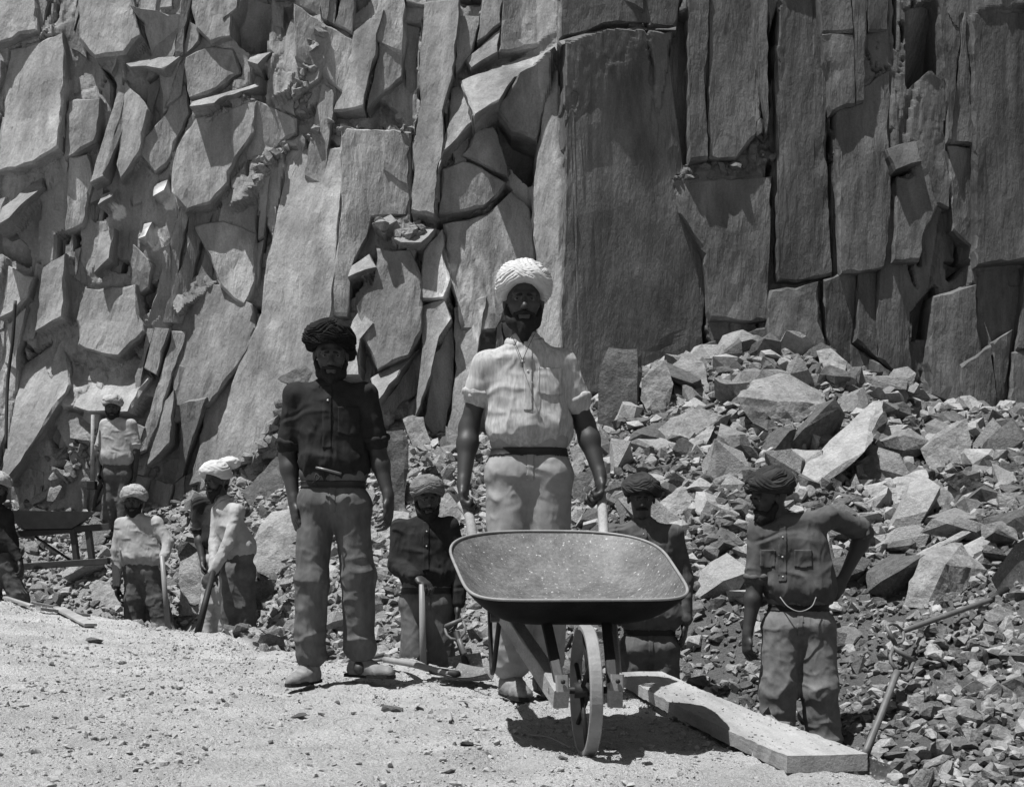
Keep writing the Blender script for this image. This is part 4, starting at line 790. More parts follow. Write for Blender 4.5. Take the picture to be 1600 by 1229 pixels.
    Sp = [cap(sL+(sR-sL)*.10-Vector((0, 0, .02)), sR-(sR-sL)*.10-Vector((0, 0, .02)), .052*sc, .052*sc, .05, fw, 1.1), cap(neck-Vector((0, 0, .10)), neck-Vector((0, 0, .025)), .095*sc, .062*sc, .05)]
    for q in (sL, sR): Sp.append(cap(neck-Vector((0, 0, .035)), q+Vector((0, 0, -.012)), .046*sc, .046*sc, .04, fw, 1.15))
    for q in (-1, 0, 1): Sp.append(cap(hem+sd*q*tw+Vector((0, 0, .07)), ch+sd*q*tw*1.15, (.090+bil)*sc, .094*sc, .06, fw, .92 if q else 1.05))
    Sp.append(cap(hem-sd*(tw*.95+.012)+Vector((0, 0, .035)), hem+sd*(tw*.95+.012)+Vector((0, 0, .035)), (.075+bil)*sc, (.075+bil)*sc, .04, fw, 1.15))
    slv = spec.get('sleeve', 'roll')
    for s_, e_, w_ in ((sL, eL, wL), (sR, eR, wR)):
        if slv == 'long':
            Sp += [cap(s_, e_, .054*sc, .053*sc, .03), cap(e_, e_.lerp(w_, .93), .053*sc, .041*sc, .02)]
        else:
            t = spec.get('cut', .80); t = t if not isinstance(t, tuple) else t[0 if s_ is sL else 1]; en = s_.lerp(e_, t); dd = (e_-s_).normalized(); Sp += [cap(s_, s_.lerp(e_, t-.12), .054*sc, .057*sc, .03), cap(en-dd*.03, en+dd*.006, .058*sc, .060*sc, .008)]
    seed = spec.get('seed', 1); v, f = nets(Sp, vx); hz = hem.z; v = folds(v, f, spec.get('famp', .009)*sc, seed, 10, 4.5, .2, lambda q: .40+1.0*np.clip(1-(q[:, 2]-hz)/.22, 0, 1)); so_ = part(r, 'shirt', v, f, sm)
    if slv != 'long':
        for s_, e_ in ((sL, eL), (sR, eR)):
            t = spec.get('cut', .80); t = t if not isinstance(t, tuple) else t[0 if s_ is sL else 1]; c0 = s_.lerp(e_, t); ax_ = (e_-s_).normalized(); u_ = ax_.cross(fw).normalized(); w_ = ax_.cross(u_); rp = []
            for i in range(25):
                a = 2*math.pi*i/24; rr = (.055+.004*math.sin(3*a+seed)+.003*math.sin(7*a))*sc; rp.append(c0+(u_*math.cos(a)+w_*math.sin(a))*rr+ax_*(.006*math.sin(2*a+seed)))
            cv, cf = tube(rp, [(.0135+.003*math.sin(i*1.9+seed))*sc for i in range(25)], 8, 1.2, tuple(ax_), cap=False); part(r, 'cuff', cv, cf, sm, parent=so_)
    def loc(c): return (c-np.array(tuple(neck)))@np.array(tuple(sd)), (c-np.array(tuple(neck)))[:, 2]
    fwn = np.array(tuple(fw))
    if vx < .0085:
        def tp(c, n_): a, z = loc(c); return (np.abs(a-spec.get('plx', .0)) < .019) & (z < -.03) & (z > -.33) & (n_@fwn > .3)
        pp = patch(v, f, tp, .0045);  pp and part(r, 'placket', pp[0], pp[1], sm, parent=so_)
        for (x0, x1, z0, z1) in spec.get('pockets', [(.05, .145, -.245, -.125)]):
            def tq(c, n_): a, z = loc(c); return (a > x0) & (a < x1) & (z > z0+.25*np.abs(a-(x0+x1)/2)) & (z < z1) & (n_@fwn > .2)
            pp = patch(v, f, tq, .0055); pp and part(r, 'pocket', pp[0], pp[1], sm, parent=so_)
        for zz_ in spec.get('btn', (-.10, -.19)):
            a, z = loc(v); k_ = np.argmin((a-spec.get('plx', 0))**2+(z-zz_)**2-.3*(v@fwn)*.02+np.where((vnorm(v, f)@fwn) > .2, 0, 9)); c = v[k_]+fwn*.006
            bv, bf = nets([ell(c, (.006, .004, .006), (sd, fw, Vector((0, 0, 1))), .002)], .003); part(r, 'button', bv, bf, MATS.get('button') or mat('button', .45, .4), parent=so_)
    # collar band standing round the neck, open in front
    cp = []; nc = neck+Vector((0, 0, -.012))
    for i in range(19):
        a = math.radians(28+304*i/18); cp.append(nc+fw*math.cos(a)*.074*sc+sd*math.sin(a)*.078*sc+Vector((0, 0, -.022*math.cos(a)-.004)))
    cv, cf = tube(cp, .007*sc, 8, 2.4, (0, 0, 1)); part(r, 'collar', cv, cf, sm, parent=so_)
    # ---- trousers
    tm = spec['trs']; tb = pc+Vector((0, 0, spec.get('hem', .13)+.0)); hw = spec.get('hw', .075); lg = spec.get('leg', (.098, .082, .078))
    Tp = [cap(tb-sd*hw*1.15, tb+sd*hw*1.15, .080*sc, .080*sc, .04, fw, 1.12), cap(pc-sd*hw*1.15, pc+sd*hw*1.15, .086*sc, .086*sc, .05, fw, 1.12)]
    for p_, k_, a_ in ((pL, kL, aL), (pR, kR, aR)):
        dn = (a_-k_).normalized(); Tp += [cap(p_.lerp(k_, .08), k_, lg[0]*.93*sc, lg[1]*sc, .05), cap(k_, a_-dn*.065, lg[1]*sc, lg[2]*sc, .03)]
    v, f = nets(Tp, vx)
    top = tb.z; kz_, az_, cz_ = (kL.z+kR.z)/2, (aL.z+aR.z)/2, (pL.z+pR.z)/2-.05
    gr = lambda v_: .30+.75*np.exp(-((v_[:, 2]-kz_-.02)/.09)**2)+1.15*np.exp(-((v_[:, 2]-az_-.07)/.11)**2)+.45*np.exp(-((v_[:, 2]-cz_)/.07)**2)
    v = folds(v, f, spec.get('tamp', .013)*.75*sc, seed+50, 6.5, 9, .15, gr); to = part(r, 'trousers', v, f, tm)
    if vx < .0085:
        def tq(c, n_): return (np.abs(c[:, 2]-(tb.z-.060)) < .017)
        pp = patch(v, f, tq, .006); pp and part(r, 'belt', pp[0], pp[1], spec.get('belt', M_IRON))
        def tf(c, n_):
            a = (c-np.array(tuple(pc)))@np.array(tuple(sd)); return (np.abs(a-.005) < .016) & (c[:, 2] > pc.z-.05) & (c[:, 2] < tb.z+.02) & (n_@fwn > .3)
        pp = patch(v, f, tf, .004); pp and part(r, 'fly', pp[0], pp[1], tm, parent=to)
    # ---- boots
    bm_ = spec.get('boot', mat('dusty boot leather', .16, .7, .35, 25., .5, 90.))
    for a_, key in ((aL, 'fL'), (aR, 'fR')):
        fd = Vector(spec.get(key, (fw.x, fw.y, 0))).normalized(); ls = Vector((-fd.y, fd.x, 0)); g0 = a_.z-.085*sc; c0 = Vector((a_.x, a_.y, g0))
        Bt = [cap(a_-Vector((0, 0, .0)), c0+Vector((0, 0, .045)), .048*sc, .045*sc, .02), cap(c0-fd*.035+Vector((0, 0, .038)), c0+fd*.05+Vector((0, 0, .042)), .038*sc, .042*sc, .03), cap(c0+fd*.05+Vector((0, 0, .04)), c0+fd*.15+Vector((0, 0, .028)), .042*sc, .034*sc, .03, (0, 0, 1), .9),
              cap(c0+fd*.11+Vector((0, 0, .03))-ls*.012, c0+fd*.165+Vector((0, 0, .026)), .036*sc, .028*sc, .02, (0, 0, 1), .85)]
        v, f = nets(Bt, min(vx, .008)); v[:, 2] = np.maximum(v[:, 2], g0+.014); v = folds(v, f, .003, seed+9, 25, 25); bo = part(r, 'boot', v, f, bm_)
        if vx < .0085:
            lv = [tube([c0+fd*(.045+.022*q)*sc+ls*.026*sc+Vector((0, 0, .070-.011*q)), c0+fd*(.052+.022*q)*sc+Vector((0, 0, .087-.013*q)), c0+fd*(.045+.022*q)*sc-ls*.026*sc+Vector((0, 0, .070-.011*q))], .0035, 6) for q in range(4)]
            lv, lf = merge(lv); part(r, 'laces', lv, lf, M_HAIR, parent=bo)
        out = [(-.080, .026), (-.086, 0), (-.080, -.026), (-.02, -.034), (.06, -.040), (.13, -.046), (.175, -.036), (.198, -.008), (.198, .012), (.175, .034), (.13, .042), (.06, .036), (-.02, .034)]
        V_ = [c0+fd*x*sc+ls*y*sc+Vector((0, 0, z)) for z in (0.0, .017) for x, y in out]; n_ = len(out)
        part(r, 'sole', [tuple(q) for q in V_], [tuple(range(n_))[::-1], tuple(range(n_, 2*n_))]+[(i, (i+1) % n_, (i+1) % n_+n_, i+n_) for i in range(n_)], M_HAIR, smooth=False, parent=bo)
    # ---- turban
    tn = spec['tur']; turban(r, hc, fr, [q*sc for q in tn.get('R', (.108, .118, .088))], tn['m'], seed+3, tn.get('bands', TB_V), tn.get('front', .12), tn.get('side', -.45), tn.get('back', -.75), tn.get('res', 110 if vx < .0085 else 64), tn.get('amp', .012), off=tn.get('off', (0, 0, 0)))
    for (x, y, dd, R3) in tn.get('lumps', ()):
        c = Q((x, y, dd)); v, f = nets([ell(c, R3, fr, .02), ell(c+hs*R3[0]*.3-hu*R3[2]*.5, [q*.75 for q in R3], fr, .02)], .006); v = folds(v, f, .009, seed+4, 14, 26); part(r, 'turban_tail', v, f, tn['m'])
    if 'extra' in spec: spec['extra'](r, J, sd, fw)
    return r
def cloth(name, c, v=.16, st=(1, 1, 1), wr=1.):
    m = mat(name, c, .95, v, 14., .3, 210., stretch=st, spec=.08, bdist=.002); n = m.node_tree.nodes; l = m.node_tree.links
    b = [x for x in n if x.bl_idname == 'ShaderNodeBump'][0]; tc = [x for x in n if x.bl_idname == 'ShaderNodeTexCoord'][0]; prev = b
    for sc_, str_, dist, stv in ((7., .9, .020*wr, (1, 1, 1.6)), (16., .7, .010*wr, (1.3, 1.3, .7))):
        mp = n.new('ShaderNodeMapping'); mp.inputs['Scale'].default_value = stv; l.new(tc.outputs['Object'], mp.inputs[0])
        t = n.new('ShaderNodeTexNoise'); t.noise_type = 'RIDGED_MULTIFRACTAL'; t.inputs['Scale'].default_value = sc_; t.inputs['Detail'].default_value = 2.5; t.inputs['Distortion'].default_value = .6; l.new(mp.outputs[0], t.inputs[0])
        q = n.new('ShaderNodeBump'); q.inputs['Strength'].default_value = str_; q.inputs['Distance'].default_value = dist; l.new(t.outputs[0], q.inputs['Height'])
        l.new(q.outputs[0], prev.inputs['Normal']); prev = q
    return m
C_WHITE = cloth('sun-bleached cotton', .31, .28, (6, 6, .8)); C_TURW = cloth('white turban cotton', .42, .1, wr=.3); C_DARK = cloth('dark work shirt cloth', .022, .3); C_TURD = cloth('dark turban cloth', .013, .3)
C_DEN = cloth('worn denim', .095, .35, (1, 1, .35)); C_PALE = cloth('pale work trousers', .23, .2); C_MID = cloth('grey-green work shirt', .075, .25); C_TURM = cloth('striped grey turban cloth', .13, .5, (1, 1, 3)); C_TROU = cloth('grey work trousers', .085, .3)
C_TRO2 = cloth('faded work trousers', .13, .3); C_TURC = cloth('check turban cloth', .26, .5); C_OFF = cloth('off-white worn shirt', .28, .15); C_TURB = cloth('brown turban cloth', .035, .4)

def pendant(r, J, sd, fw):
    n_ = J['neck']; f0 = n_+fw*.135; a = n_+fw*.085-sd*.058+Vector((0, 0, .0)); b = n_+fw*.085+sd*.040; m_ = n_+fw*.158-sd*.012+Vector((0, 0, -.125))
    v, f = merge([tube(catmull([a, a.lerp(m_, .5)+fw*.012, m_], 5), .0014, 6), tube(catmull([b, b.lerp(m_, .5)+fw*.012, m_], 5), .0014, 6)]); part(r, 'neck_cord', v, f, M_HAIR)
    v, f = merge([beam(m_+Vector((0, 0, .004))+fw*.004, m_+Vector((0, 0, -.030))+fw*.004, .007, .004, bev=.001, up=(0, 1, 0)), beam(m_+sd*.010+fw*.005+Vector((0, 0, -.008)), m_-sd*.010+fw*.005+Vector((0, 0, -.008)), .006, .006, bev=.001)]); part(r, 'pendant', v, f, M_EYE)
DN = (0, 0, -1)
# ---- the tall man at the handles
TALL = person(dict(label='tall bearded man in white turban and pale shirt gripping the barrow handles', d=4.96, sc=1.03, vox=.0055, yaw=0, hyaw=2, hpitch=6,
 j=dict(head=(818, 469, -.02), neck=(820, 528), sL=(758, 570), sR=(880, 566), eL=(733, 668, .03), eR=(914, 664, .03), wL=(724, 757, -.05), wR=(938, 744, -.05), pL=(795, 735), pR=(858, 735), kL=(793, 885, -.04), kR=(857, 885), aL=(798, 1056, 0), aR=(850, 1050, .1)),
 hL=((.03, -.30, -.95), (.9, -.1, .1), -1), hR=((-.02, -.30, -.95), (-.9, -.1, .1), 1), cL=(1.15,), cR=(1.15,), shirt=C_WHITE, trs=C_PALE, tw=.064, hem=.135, billow=.016, cut=(.45, .60), seed=3, pockets=[(.055, .155, -.265, -.14)], btn=(-.16,), plx=.012, famp=.011, tamp=.008, fL=(.35, -.9, 0), fR=(.25, -1, 0), leg=(.105, .088, .085),
 tur=dict(m=C_TURW, R=(.114, .125, .106), front=.10, side=-.62, back=-.8, off=(0, 0, .012), res=130), beard=2.2, extra=pendant))
# ---- the man in the dark shirt
def cordbelt(r, J, sd, fw):
    c = (J['pL']+J['pR'])/2+Vector((0, 0, .13)); v, f = tube(catmull([c-sd*.07+fw*.118+Vector((0,0,.03)), c-sd*.02+fw*.135+Vector((0, 0, .018)), c+sd*.05+fw*.125], 5), .006, 8); part(r, 'waist_strap', v, f, M_EYE)
    v, f = merge([tube(catmull([c-sd*.07+fw*.125, c-sd*.075+fw*.14+Vector((0, 0, -.03)), c-sd*.06+fw*.135+Vector((0, 0, -.06))], 4), .004, 6), tube(catmull([c-sd*.07+fw*.125, c-sd*.05+fw*.14+Vector((0, 0, -.02)), c-sd*.085+fw*.135+Vector((0, 0, -.045))], 4), .004, 6)]); part(r, 'knot', v, f, M_HAIR)
person(dict(label='man in dark shirt and dark turban standing with arms hanging beside the barrow', d=5.6, sc=1.0, vox=.006, yaw=3, hyaw=10, hpitch=13,
 j=dict(head=(517, 553, -.02), neck=(515, 597), sL=(461, 615), sR=(572, 614), eL=(450, 712, .02), eR=(590, 706, .02), wL=(459, 783, -.03), wR=(607, 776, -.03), pL=(493, 785), pR=(549, 785), kL=(487, 905, -.04), kR=(559, 902, 0), aL=(484, 1040, -.02), aR=(563, 1030, .05)),
 hL=((.12, -.15, -1), (.8, .4, 0), -1), hR=((.02, -.15, -1), (-.8, .3, 0), 1), cL=(.38, .3), cR=(.5, .6), shirt=C_DARK, trs=C_DEN, tw=.066, hem=.145, billow=.014, cut=.80, seed=12, pockets=[(.05, .15, -.27, -.13)], btn=(-.10,), tamp=.013, fL=(-.35, -1, 0), fR=(.9, -.45, 0), leg=(.092, .080, .076),
 tur=dict(m=C_TURD, R=(.118, .122, .102), bands=TB_S, front=-.02, side=-.5, back=-.8, res=130, amp=.02, lumps=[(543, 545, .03, (.040, .05, .045))], off=(-.008, 0, .012)), beard=.5, extra=cordbelt))
# ---- pit man leaning on a shovel
person(dict(label='bearded man in dark long-sleeved shirt resting his hand on an upright tool in the pit', d=7.2, sc=.98, vox=.0075, yaw=4, hyaw=12, hpitch=12,
 j=dict(head=(668, 777, -.02), neck=(666, 808), sL=(624, 823), sR=(704, 820), eL=(620, 883, -.03), eR=(722, 888), wL=(649, 901, -.22), wR=(715, 945, -.05), pL=(648, 940), pR=(688, 940), kL=(648, 1020, -.05), kR=(690, 1020), aL=(646, 1112), aR=(694, 1112, .05)),
 hL=((.75, -.3, -.45), (0, .2, -1), 1), hR=((0, -.2, -1), (-1, 0, 0), 1), cL=(.75, .2), shirt=C_DARK, trs=C_DEN, sleeve='long', tw=.07, hem=.13, seed=22, btn=(-.09, -.18), pockets=[], tur=dict(m=C_TURM, R=(.106, .115, .092), front=.0, side=-.5, bands=TB_V), beard=1.5))
# ---- man behind the barrow
person(dict(label='moustached man in grey buttoned shirt standing in the pit behind the barrow tray', d=7.2, sc=1.02, vox=.0075, yaw=-4, hyaw=-2, hpitch=10,
 j=dict(head=(1002, 777, -.02), neck=(1005, 812), sL=(958, 832), sR=(1054, 832), eL=(950, 905), eR=(1070, 905, .03), wL=(955, 975, -.1), wR=(1070, 972, -.03), pL=(990, 1010), pR=(1040, 1010), kL=(990, 1080), kR=(1040, 1080), aL=(990, 1125), aR=(1042, 1125)),
 hL=((0, -.2, -1), (1, 0, 0), -1), hR=((-.05, -.1, -1), (-.9, .3, 0), 1), cR=(.45,), shirt=C_MID, trs=C_TROU, sleeve='long', tw=.085, hem=.15, seed=32, btn=(-.09, -.18, -.27), pockets=[], tur=dict(m=C_TURB, R=(.114, .118, .096), front=.02, side=-.5, bands=TB_S), beard=.0))
# ---- smiling man, hand on hip
def loopbelt(r, J, sd, fw):
    c = (J['pL']+J['pR'])/2+Vector((0, 0, .15)); pts = [c-sd*.10+fw*.11, c-sd*.06+fw*.14+Vector((0, 0, -.05)), c+fw*.15+Vector((0, 0, -.075)), c+sd*.06+fw*.14+Vector((0, 0, -.05)), c+sd*.085+fw*.12]
    v, f = tube(catmull(pts, 6), .0032, 8); part(r, 'rope_loop', v, f, M_SHAFT)
person(dict(label='smiling man looking left with one hand on his hip, right of the plank', d=6.2, sc=1.03, vox=.0065, yaw=-12, hyaw=-72, hpitch=10,
 j=dict(head=(1201, 778, -.0), neck=(1226, 812, .0), sL=(1185, 826, .03), sR=(1294, 806, -.02), eL=(1180, 915, 0), eR=(1352, 832, .12), wL=(1168, 990, -.03), wR=(1318, 902, .02), pL=(1220, 975), pR=(1276, 975), kL=(1216, 1075, -.03), kR=(1280, 1075, -.03), aL=(1212, 1190), aR=(1290, 1185)),
 hL=((-.05, -.1, -1), (.9, .3, 0), -1), hR=((-.6, -.3, -.75), (-.4, .8, 0), 1), cL=(.95,), cR=(.6,), shirt=C_MID, trs=C_TRO2, tw=.078, hem=.15, cut=.86, seed=42, btn=(-.09, -.2, -.3), pockets=[(.05, .14, -.26, -.16), (-.13, -.05, -.26, -.16)], plx=-.012, leg=(.105, .095, .090), tamp=.015,
 tur=dict(m=C_TURB, R=(.112, .130, .100), bands=TB_S, front=-.05, side=-.4, back=-.7, res=120, off=(0, -.01, .012)), beard=.4, extra=loopbelt))
# ---- side-on man with white turban, bent slightly
person(dict(label='man in large white turban seen side-on holding a dark iron bar', d=9.3, sc=.93, vox=.009, yaw=-42, hyaw=-30, hpitch=8,
 j=dict(head=(336, 752, -.02), neck=(351, 778), sL=(341, 797, .10), sR=(372, 797, -.11), eL=(336, 848, .0), eR=(356, 851, -.20), wL=(334, 892, -.20), wR=(330, 896, -.26), pL=(363, 890), pR=(382, 890), kL=(362, 950, -.03), kR=(384, 950), aL=(360, 1020), aR=(388, 1020)),
 hL=((-.3, -.3, -.9), (0, .4, -.3), 1), hR=((-.5, -.3, -.8), (0, .4, -.3), 1), cL=(1.,), cR=(1.,), shirt=C_OFF, trs=C_DARK if 0 else C_TROU, sleeve='long', tw=.07, hem=.13, seed=52, tur=dict(m=C_TURW, R=(.125, .135, .105), bands=TB_V, front=.1, side=-.55, lumps=[(358, 722, .06, (.10, .08, .045))], off=(0, 0, .02)), beard=1.2))
# ---- man almost hidden behind him
person(dict(label='worker in dark rolled sleeves almost hidden behind the white-turbaned man', d=9.9, sc=.97, vox=.010, yaw=-25, hyaw=-25, hpitch=12,
 j=dict(head=(344, 752, .05), neck=(342, 775, .05), sL=(311, 785), sR=(350, 785, .1), eL=(310, 832), eR=(352, 832), wL=(317, 878, -.1), wR=(345, 880, -.1), pL=(330, 875), pR=(352, 875), kL=(330, 940), kR=(352, 940), aL=(328, 1005), aR=(354, 1005)),
 hL=((0.1, -.3, -1), (1, 0, 0), 1), hR=((-.3, -.3, -1), (-1, 0, 0), 1), cL=(1.,), shirt=C_DARK, trs=C_OFF, tw=.06, hem=.13, seed=62, cut=.9, tur=dict(m=C_TURW, R=(.10, .11, .06), bands=TB_V), beard=.5))
# ---- man in check turban
person(dict(label='man in check turban and white long-sleeved shirt leaning on a stick', d=10.8, sc=1.02, vox=.010, yaw=8, hyaw=4, hpitch=10,
 j=dict(head=(209, 782, -.02), neck=(212, 803), sL=(189, 817), sR=(245, 815), eL=(183, 862), eR=(263, 848, -.05), wL=(183, 915, -.05), wR=(256, 872, -.15), pL=(212, 893), pR=(234, 893), kL=(210, 935), kR=(246, 940), aL=(212, 1000), aR=(262, 1000)),
 hL=((.05, -.1, -1), (1, 0, 0), -1), hR=((-.3, -.3, -.9), (0, -.3, -1), 1), cL=(.5,), cR=(.9,), shirt=C_OFF, trs=C_TROU, sleeve='long', tw=.09, hem=.09, seed=72, leg=(.10, .095, .1), tur=dict(m=C_TURC, R=(.118, .125, .102), bands=TB_V, off=(0, 0, -.005), front=.12, side=-.45), beard=.9))
# ---- standing man on the rubble
person(dict(label='man in pale shirt standing highest on the rubble at the far left', d=12.6, sc=.97, vox=.010, yaw=6, hyaw=10, hpitch=14,
 j=dict(head=(176, 636, -.02), neck=(178, 653), sL=(164, 662), sR=(206, 662), eL=(156, 700), eR=(213, 697), wL=(155, 738, -.03), wR=(211, 737), pL=(174, 740), pR=(194, 740), kL=(172, 783), kR=(194, 783), aL=(171, 830), aR=(195, 830)),
 hL=((0, -.2, -1), (1, 0, 0), -1), hR=((0, -.2, -1), (-1, 0, 0), 1), cL=(.9,), shirt=C_OFF, trs=C_TROU, tw=.085, hem=.13, cut=.95, seed=82, leg=(.09, .08, .075), tur=dict(m=C_TURC, R=(.110, .12, .098), bands=TB_S, front=.08), beard=.6))
# ---- man cut by the left frame edge
person(dict(label='man in dark shirt and pale turban cut off by the left edge of the picture', d=10.3, sc=1.0, vox=.010, yaw=30, hyaw=22, hpitch=12,
 j=dict(head=(-4, 762, -.02), neck=(-8, 788), sL=(-34, 803, -.05), sR=(10, 803, .05), eL=(-36, 850), eR=(16, 848), wL=(-20, 890), wR=(31, 876, -.06), pL=(-18, 880), pR=(6, 880), kL=(-10, 940), kR=(30, 935), aL=(-15, 1000), aR=(38, 1000)),
 hL=((0, -.2, -1), (1, 0, 0), -1), hR=((.3, -.2, -1), (-1, 0, 0), 1), cR=(.6,), shirt=C_DARK, trs=C_TROU, sleeve='long', tw=.07, hem=.13, seed=92, tur=dict(m=C_TURC, R=(.115, .125, .098), bands=TB_S, front=.1), beard=.8))

# ---------------------------------------------------------------- the wheelbarrow in front
psi = math.radians(6); W0 = P(915, 1180, 3.53); W0.z = 0.0; hd = Vector((math.sin(psi), -math.cos(psi), 0)); sdv = Vector((math.cos(psi), math.sin(psi), 0))
def bp(a, b, c): return W0+sdv*a-hd*b+Vector((0, 0, c))
wb = root('wheelbarrow', 'steel-trayed wheelbarrow with wooden shafts tipped towards the camera', 'wheelbarrow', W0)
def tray_mesh(fr0, bk, dz=.2, n=120, m_=40, under=0.):
    """fr0=(b,z,halfwidth) front rim, bk the same for the back rim"""
    V_ = []; nr = 34
    for i in range(nr+1):
        rr = i/nr
        for k in range(n):
            a = 2*math.pi*k/n; ca, sa = math.cos(a), math.sin(a); e_ = 2/(3.2 if sa > 0 else 7); x = math.copysign(abs(ca)**e_, ca); y = math.copysign(abs(sa)**e_, sa)
            q = .40+.60*rr if rr > 0 else .0; 
            q = rr**.85; t = (y*q+1)/2; dep = dz*(1-rr**2.6)
            hw_ = (fr0[2]+(bk[2]-fr0[2])*t); b_ = fr0[0]+(bk[0]-fr0[0])*t; z_ = fr0[1]+(bk[1]-fr0[1])*t+.018*math.sin(math.pi*t)*0
            bow = .035*(1-x*x)*max(0, y)*q; V_.append(bp(x*q*hw_, b_+bow-under*0, z_-dep-under+bow*.2))
    Fa = []
    for i in range(nr):
        for k in range(n): a = i*n+k; b2 = i*n+(k+1) % n; Fa.append((a, b2, b2+n, a+n))
    return V_, Fa, [V_[nr*n+k] for k in range(n)]
FR, BK = (.02, .473, .352), (.86, .705, .405)
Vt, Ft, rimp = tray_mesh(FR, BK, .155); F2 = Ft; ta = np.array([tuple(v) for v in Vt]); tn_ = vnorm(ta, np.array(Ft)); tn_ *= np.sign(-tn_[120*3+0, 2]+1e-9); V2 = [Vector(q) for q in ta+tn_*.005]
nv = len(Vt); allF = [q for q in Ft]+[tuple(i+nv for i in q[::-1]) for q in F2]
rngo = [(33*56+0)]
tv = np.array([tuple(v) for v in Vt+V2]); inside = np.zeros(len(tv)); tv[:, 2] += .003*fbm(tv[:, 0]*9, tv[:, 1]*9, tv[:, 2]*9, o=3, s=8)
tray = part(wb, 'tray', tv, allF, M_TRAY, True); tray.data.materials.append(M_UNDERSHADE); tray.data.polygons.foreach_set('material_index', [0]*len(Ft)+[1]*len(F2))
rv, rf = tube([p+Vector((0, 0, .002)) for p in rimp]+[rimp[0]+Vector((0, 0, .002))], .0052, 8, cap=False); part(wb, 'tray_rim', rv, rf, M_RIM, parent=tray)
for (x, b_, r_, lab) in ((-.12, .30, .011, 'small stone lying inside the tray, left one'), (.12, .22, .013, 'small stone lying inside the tray, right one')):
    z_ = max((q.z for q in Vt if abs((q-bp(x, b_, q.z-W0.z)).length) < .03), default=.4); v, f = LIB[3]; single('stone', v*r_*1.4+np.array(tuple(bp(x, b_, 0)))+np.array([0, 0, z_+.004]), [tuple(q) for q in f], M_ROCKD, lab, 'stone')
for s_ in (-1, 1):
    a0, a1 = bp(s_*.082, -.05, .18), bp(s_*.255, 1.02, .555); v, f = beam(a0, a1, .048, .062); sh = part(wb, 'shaft', v, f, M_WOOD, False)
    hx = P(733 if s_ < 0 else 941, 806 if s_ < 0 else 792, 4.86); hx2 = a1+(a1-a0).normalized()*-.02
    e_ = P(721 if s_ < 0 else 939, 788 if s_ < 0 else 772, 4.95)
    v, f = tube(catmull([hx2, hx2.lerp(hx, .5), hx, e_], 5), .021, 12); part(wb, 'handle', v, f, M_WOOD, parent=sh)
    v, f = beam(bp(s_*.082, -.012, .222), bp(s_*.100, .20, .425), .034, .020, up=(0, -1, 0)); st = part(wb, 'stay', v, f, M_IRON, False)
    v, f = beam(bp(s_*.082, -.079, .205), bp(s_*.084, -.074, .255), .040, .010, up=(0, -1, 0)); part(wb, 'bracket_plate', v, f, M_RIM, False, parent=st)
    v, f = nets([ell(bp(s_*.083, -.088, .235), (.008, .005, .008), (sdv, hd, Vector((0, 0, 1))), .003)], .0035); part(wb, 'bolt', v, f, M_IRON, parent=st)
    v, f = tube(catmull([bp(s_*.20, .62, .45), bp(s_*.215, .64, .30), bp(s_*.22, .72, .20), bp(s_*.22, .80, .22), bp(s_*.225, .86, .52)], 6), .009, 8); part(wb, 'leg', v, f, M_IRON)
v, f = tube([bp(-.24, .60, .40), bp(.24, .60, .40)], .02, 8); part(wb, 'cross_bar', v, f, M_WOODD)
v, f = tube([bp(-.115, 0, .2), bp(.115, 0, .2)], .011, 12); part(wb, 'axle', v, f, M_IRON)
wh = bpy.data.objects.new('wheel', None); COL.objects.link(wh); wh.parent = wb; wh.empty_display_size = .05
wh.location = (0, 0, 0)
def ring(c, r0, r1, wd, n=64):
    V_ = []
    for k in range(n):
        a = 2*math.pi*k/n
        for rr, w_ in ((r0, -wd), (r1-.003, -wd), (r1, -wd*.8), (r1, wd*.8), (r1-.003, wd), (r0, wd)): V_.append(c+sdv*w_+(-hd)*math.cos(a)*rr+Vector((0, 0, 1))*math.sin(a)*rr)
    Fa = [(k*6+j, k*6+(j+1) % 6, ((k+1) % n)*6+(j+1) % 6, ((k+1) % n)*6+j) for k in range(n) for j in range(6)]
    return np.array([tuple(q) for q in V_]), Fa
hub = bp(0, 0, .2)
v, f = ring(hub, .186, .2, .019); part(wb, 'rim', v, f, M_RIM, False, parent=wh)
v, f = tube([hub-sdv*.035, hub+sdv*.035], .024, 16); part(wb, 'hub', v, f, M_IRON, parent=wh)
for k in range(6):
    a = math.radians(20+60*k); dr = (-hd)*math.cos(a)+Vector((0, 0, 1))*math.sin(a); v, f = tube([hub+dr*.015+sdv*.012*(1 if k % 2 else -1), hub+dr*.19], .0075, 8); part(wb, 'spoke', v, f, M_IRON, parent=wh)

# ---- thick plank beside the barrow
pa = [P(972, 1046, 5.55), P(1018, 1042, 5.75)]; na = [P(1232, 1192, 3.20), P(1366, 1190, 3.20)]
ma = P(1070, 1112, 4.1)
def plankv(A0, A1, B0, B1, th, n=22):
    V_ = []; Fa = []
    for i in range(n):
        t = i/(n-1); L = A0.lerp(B0, t); R_ = A1.lerp(B1, t); sag = -.012*math.sin(math.pi*t)
        for (q, z) in ((L, 0), (L.lerp(R_, .5), .002), (R_, 0), (R_, -th), (L, -th)): V_.append(q+Vector((random.uniform(-.0035, .0035), 0, z+sag+random.uniform(-.0022, .0022))))
    for i in range(n-1):
        for k in range(5): Fa.append((i*5+k, i*5+(k+1) % 5, (i+1)*5+(k+1) % 5, (i+1)*5+k))
    Fa += [(0, 1, 2, 3, 4)[::-1], tuple((n-1)*5+k for k in range(5))]; return V_, Fa
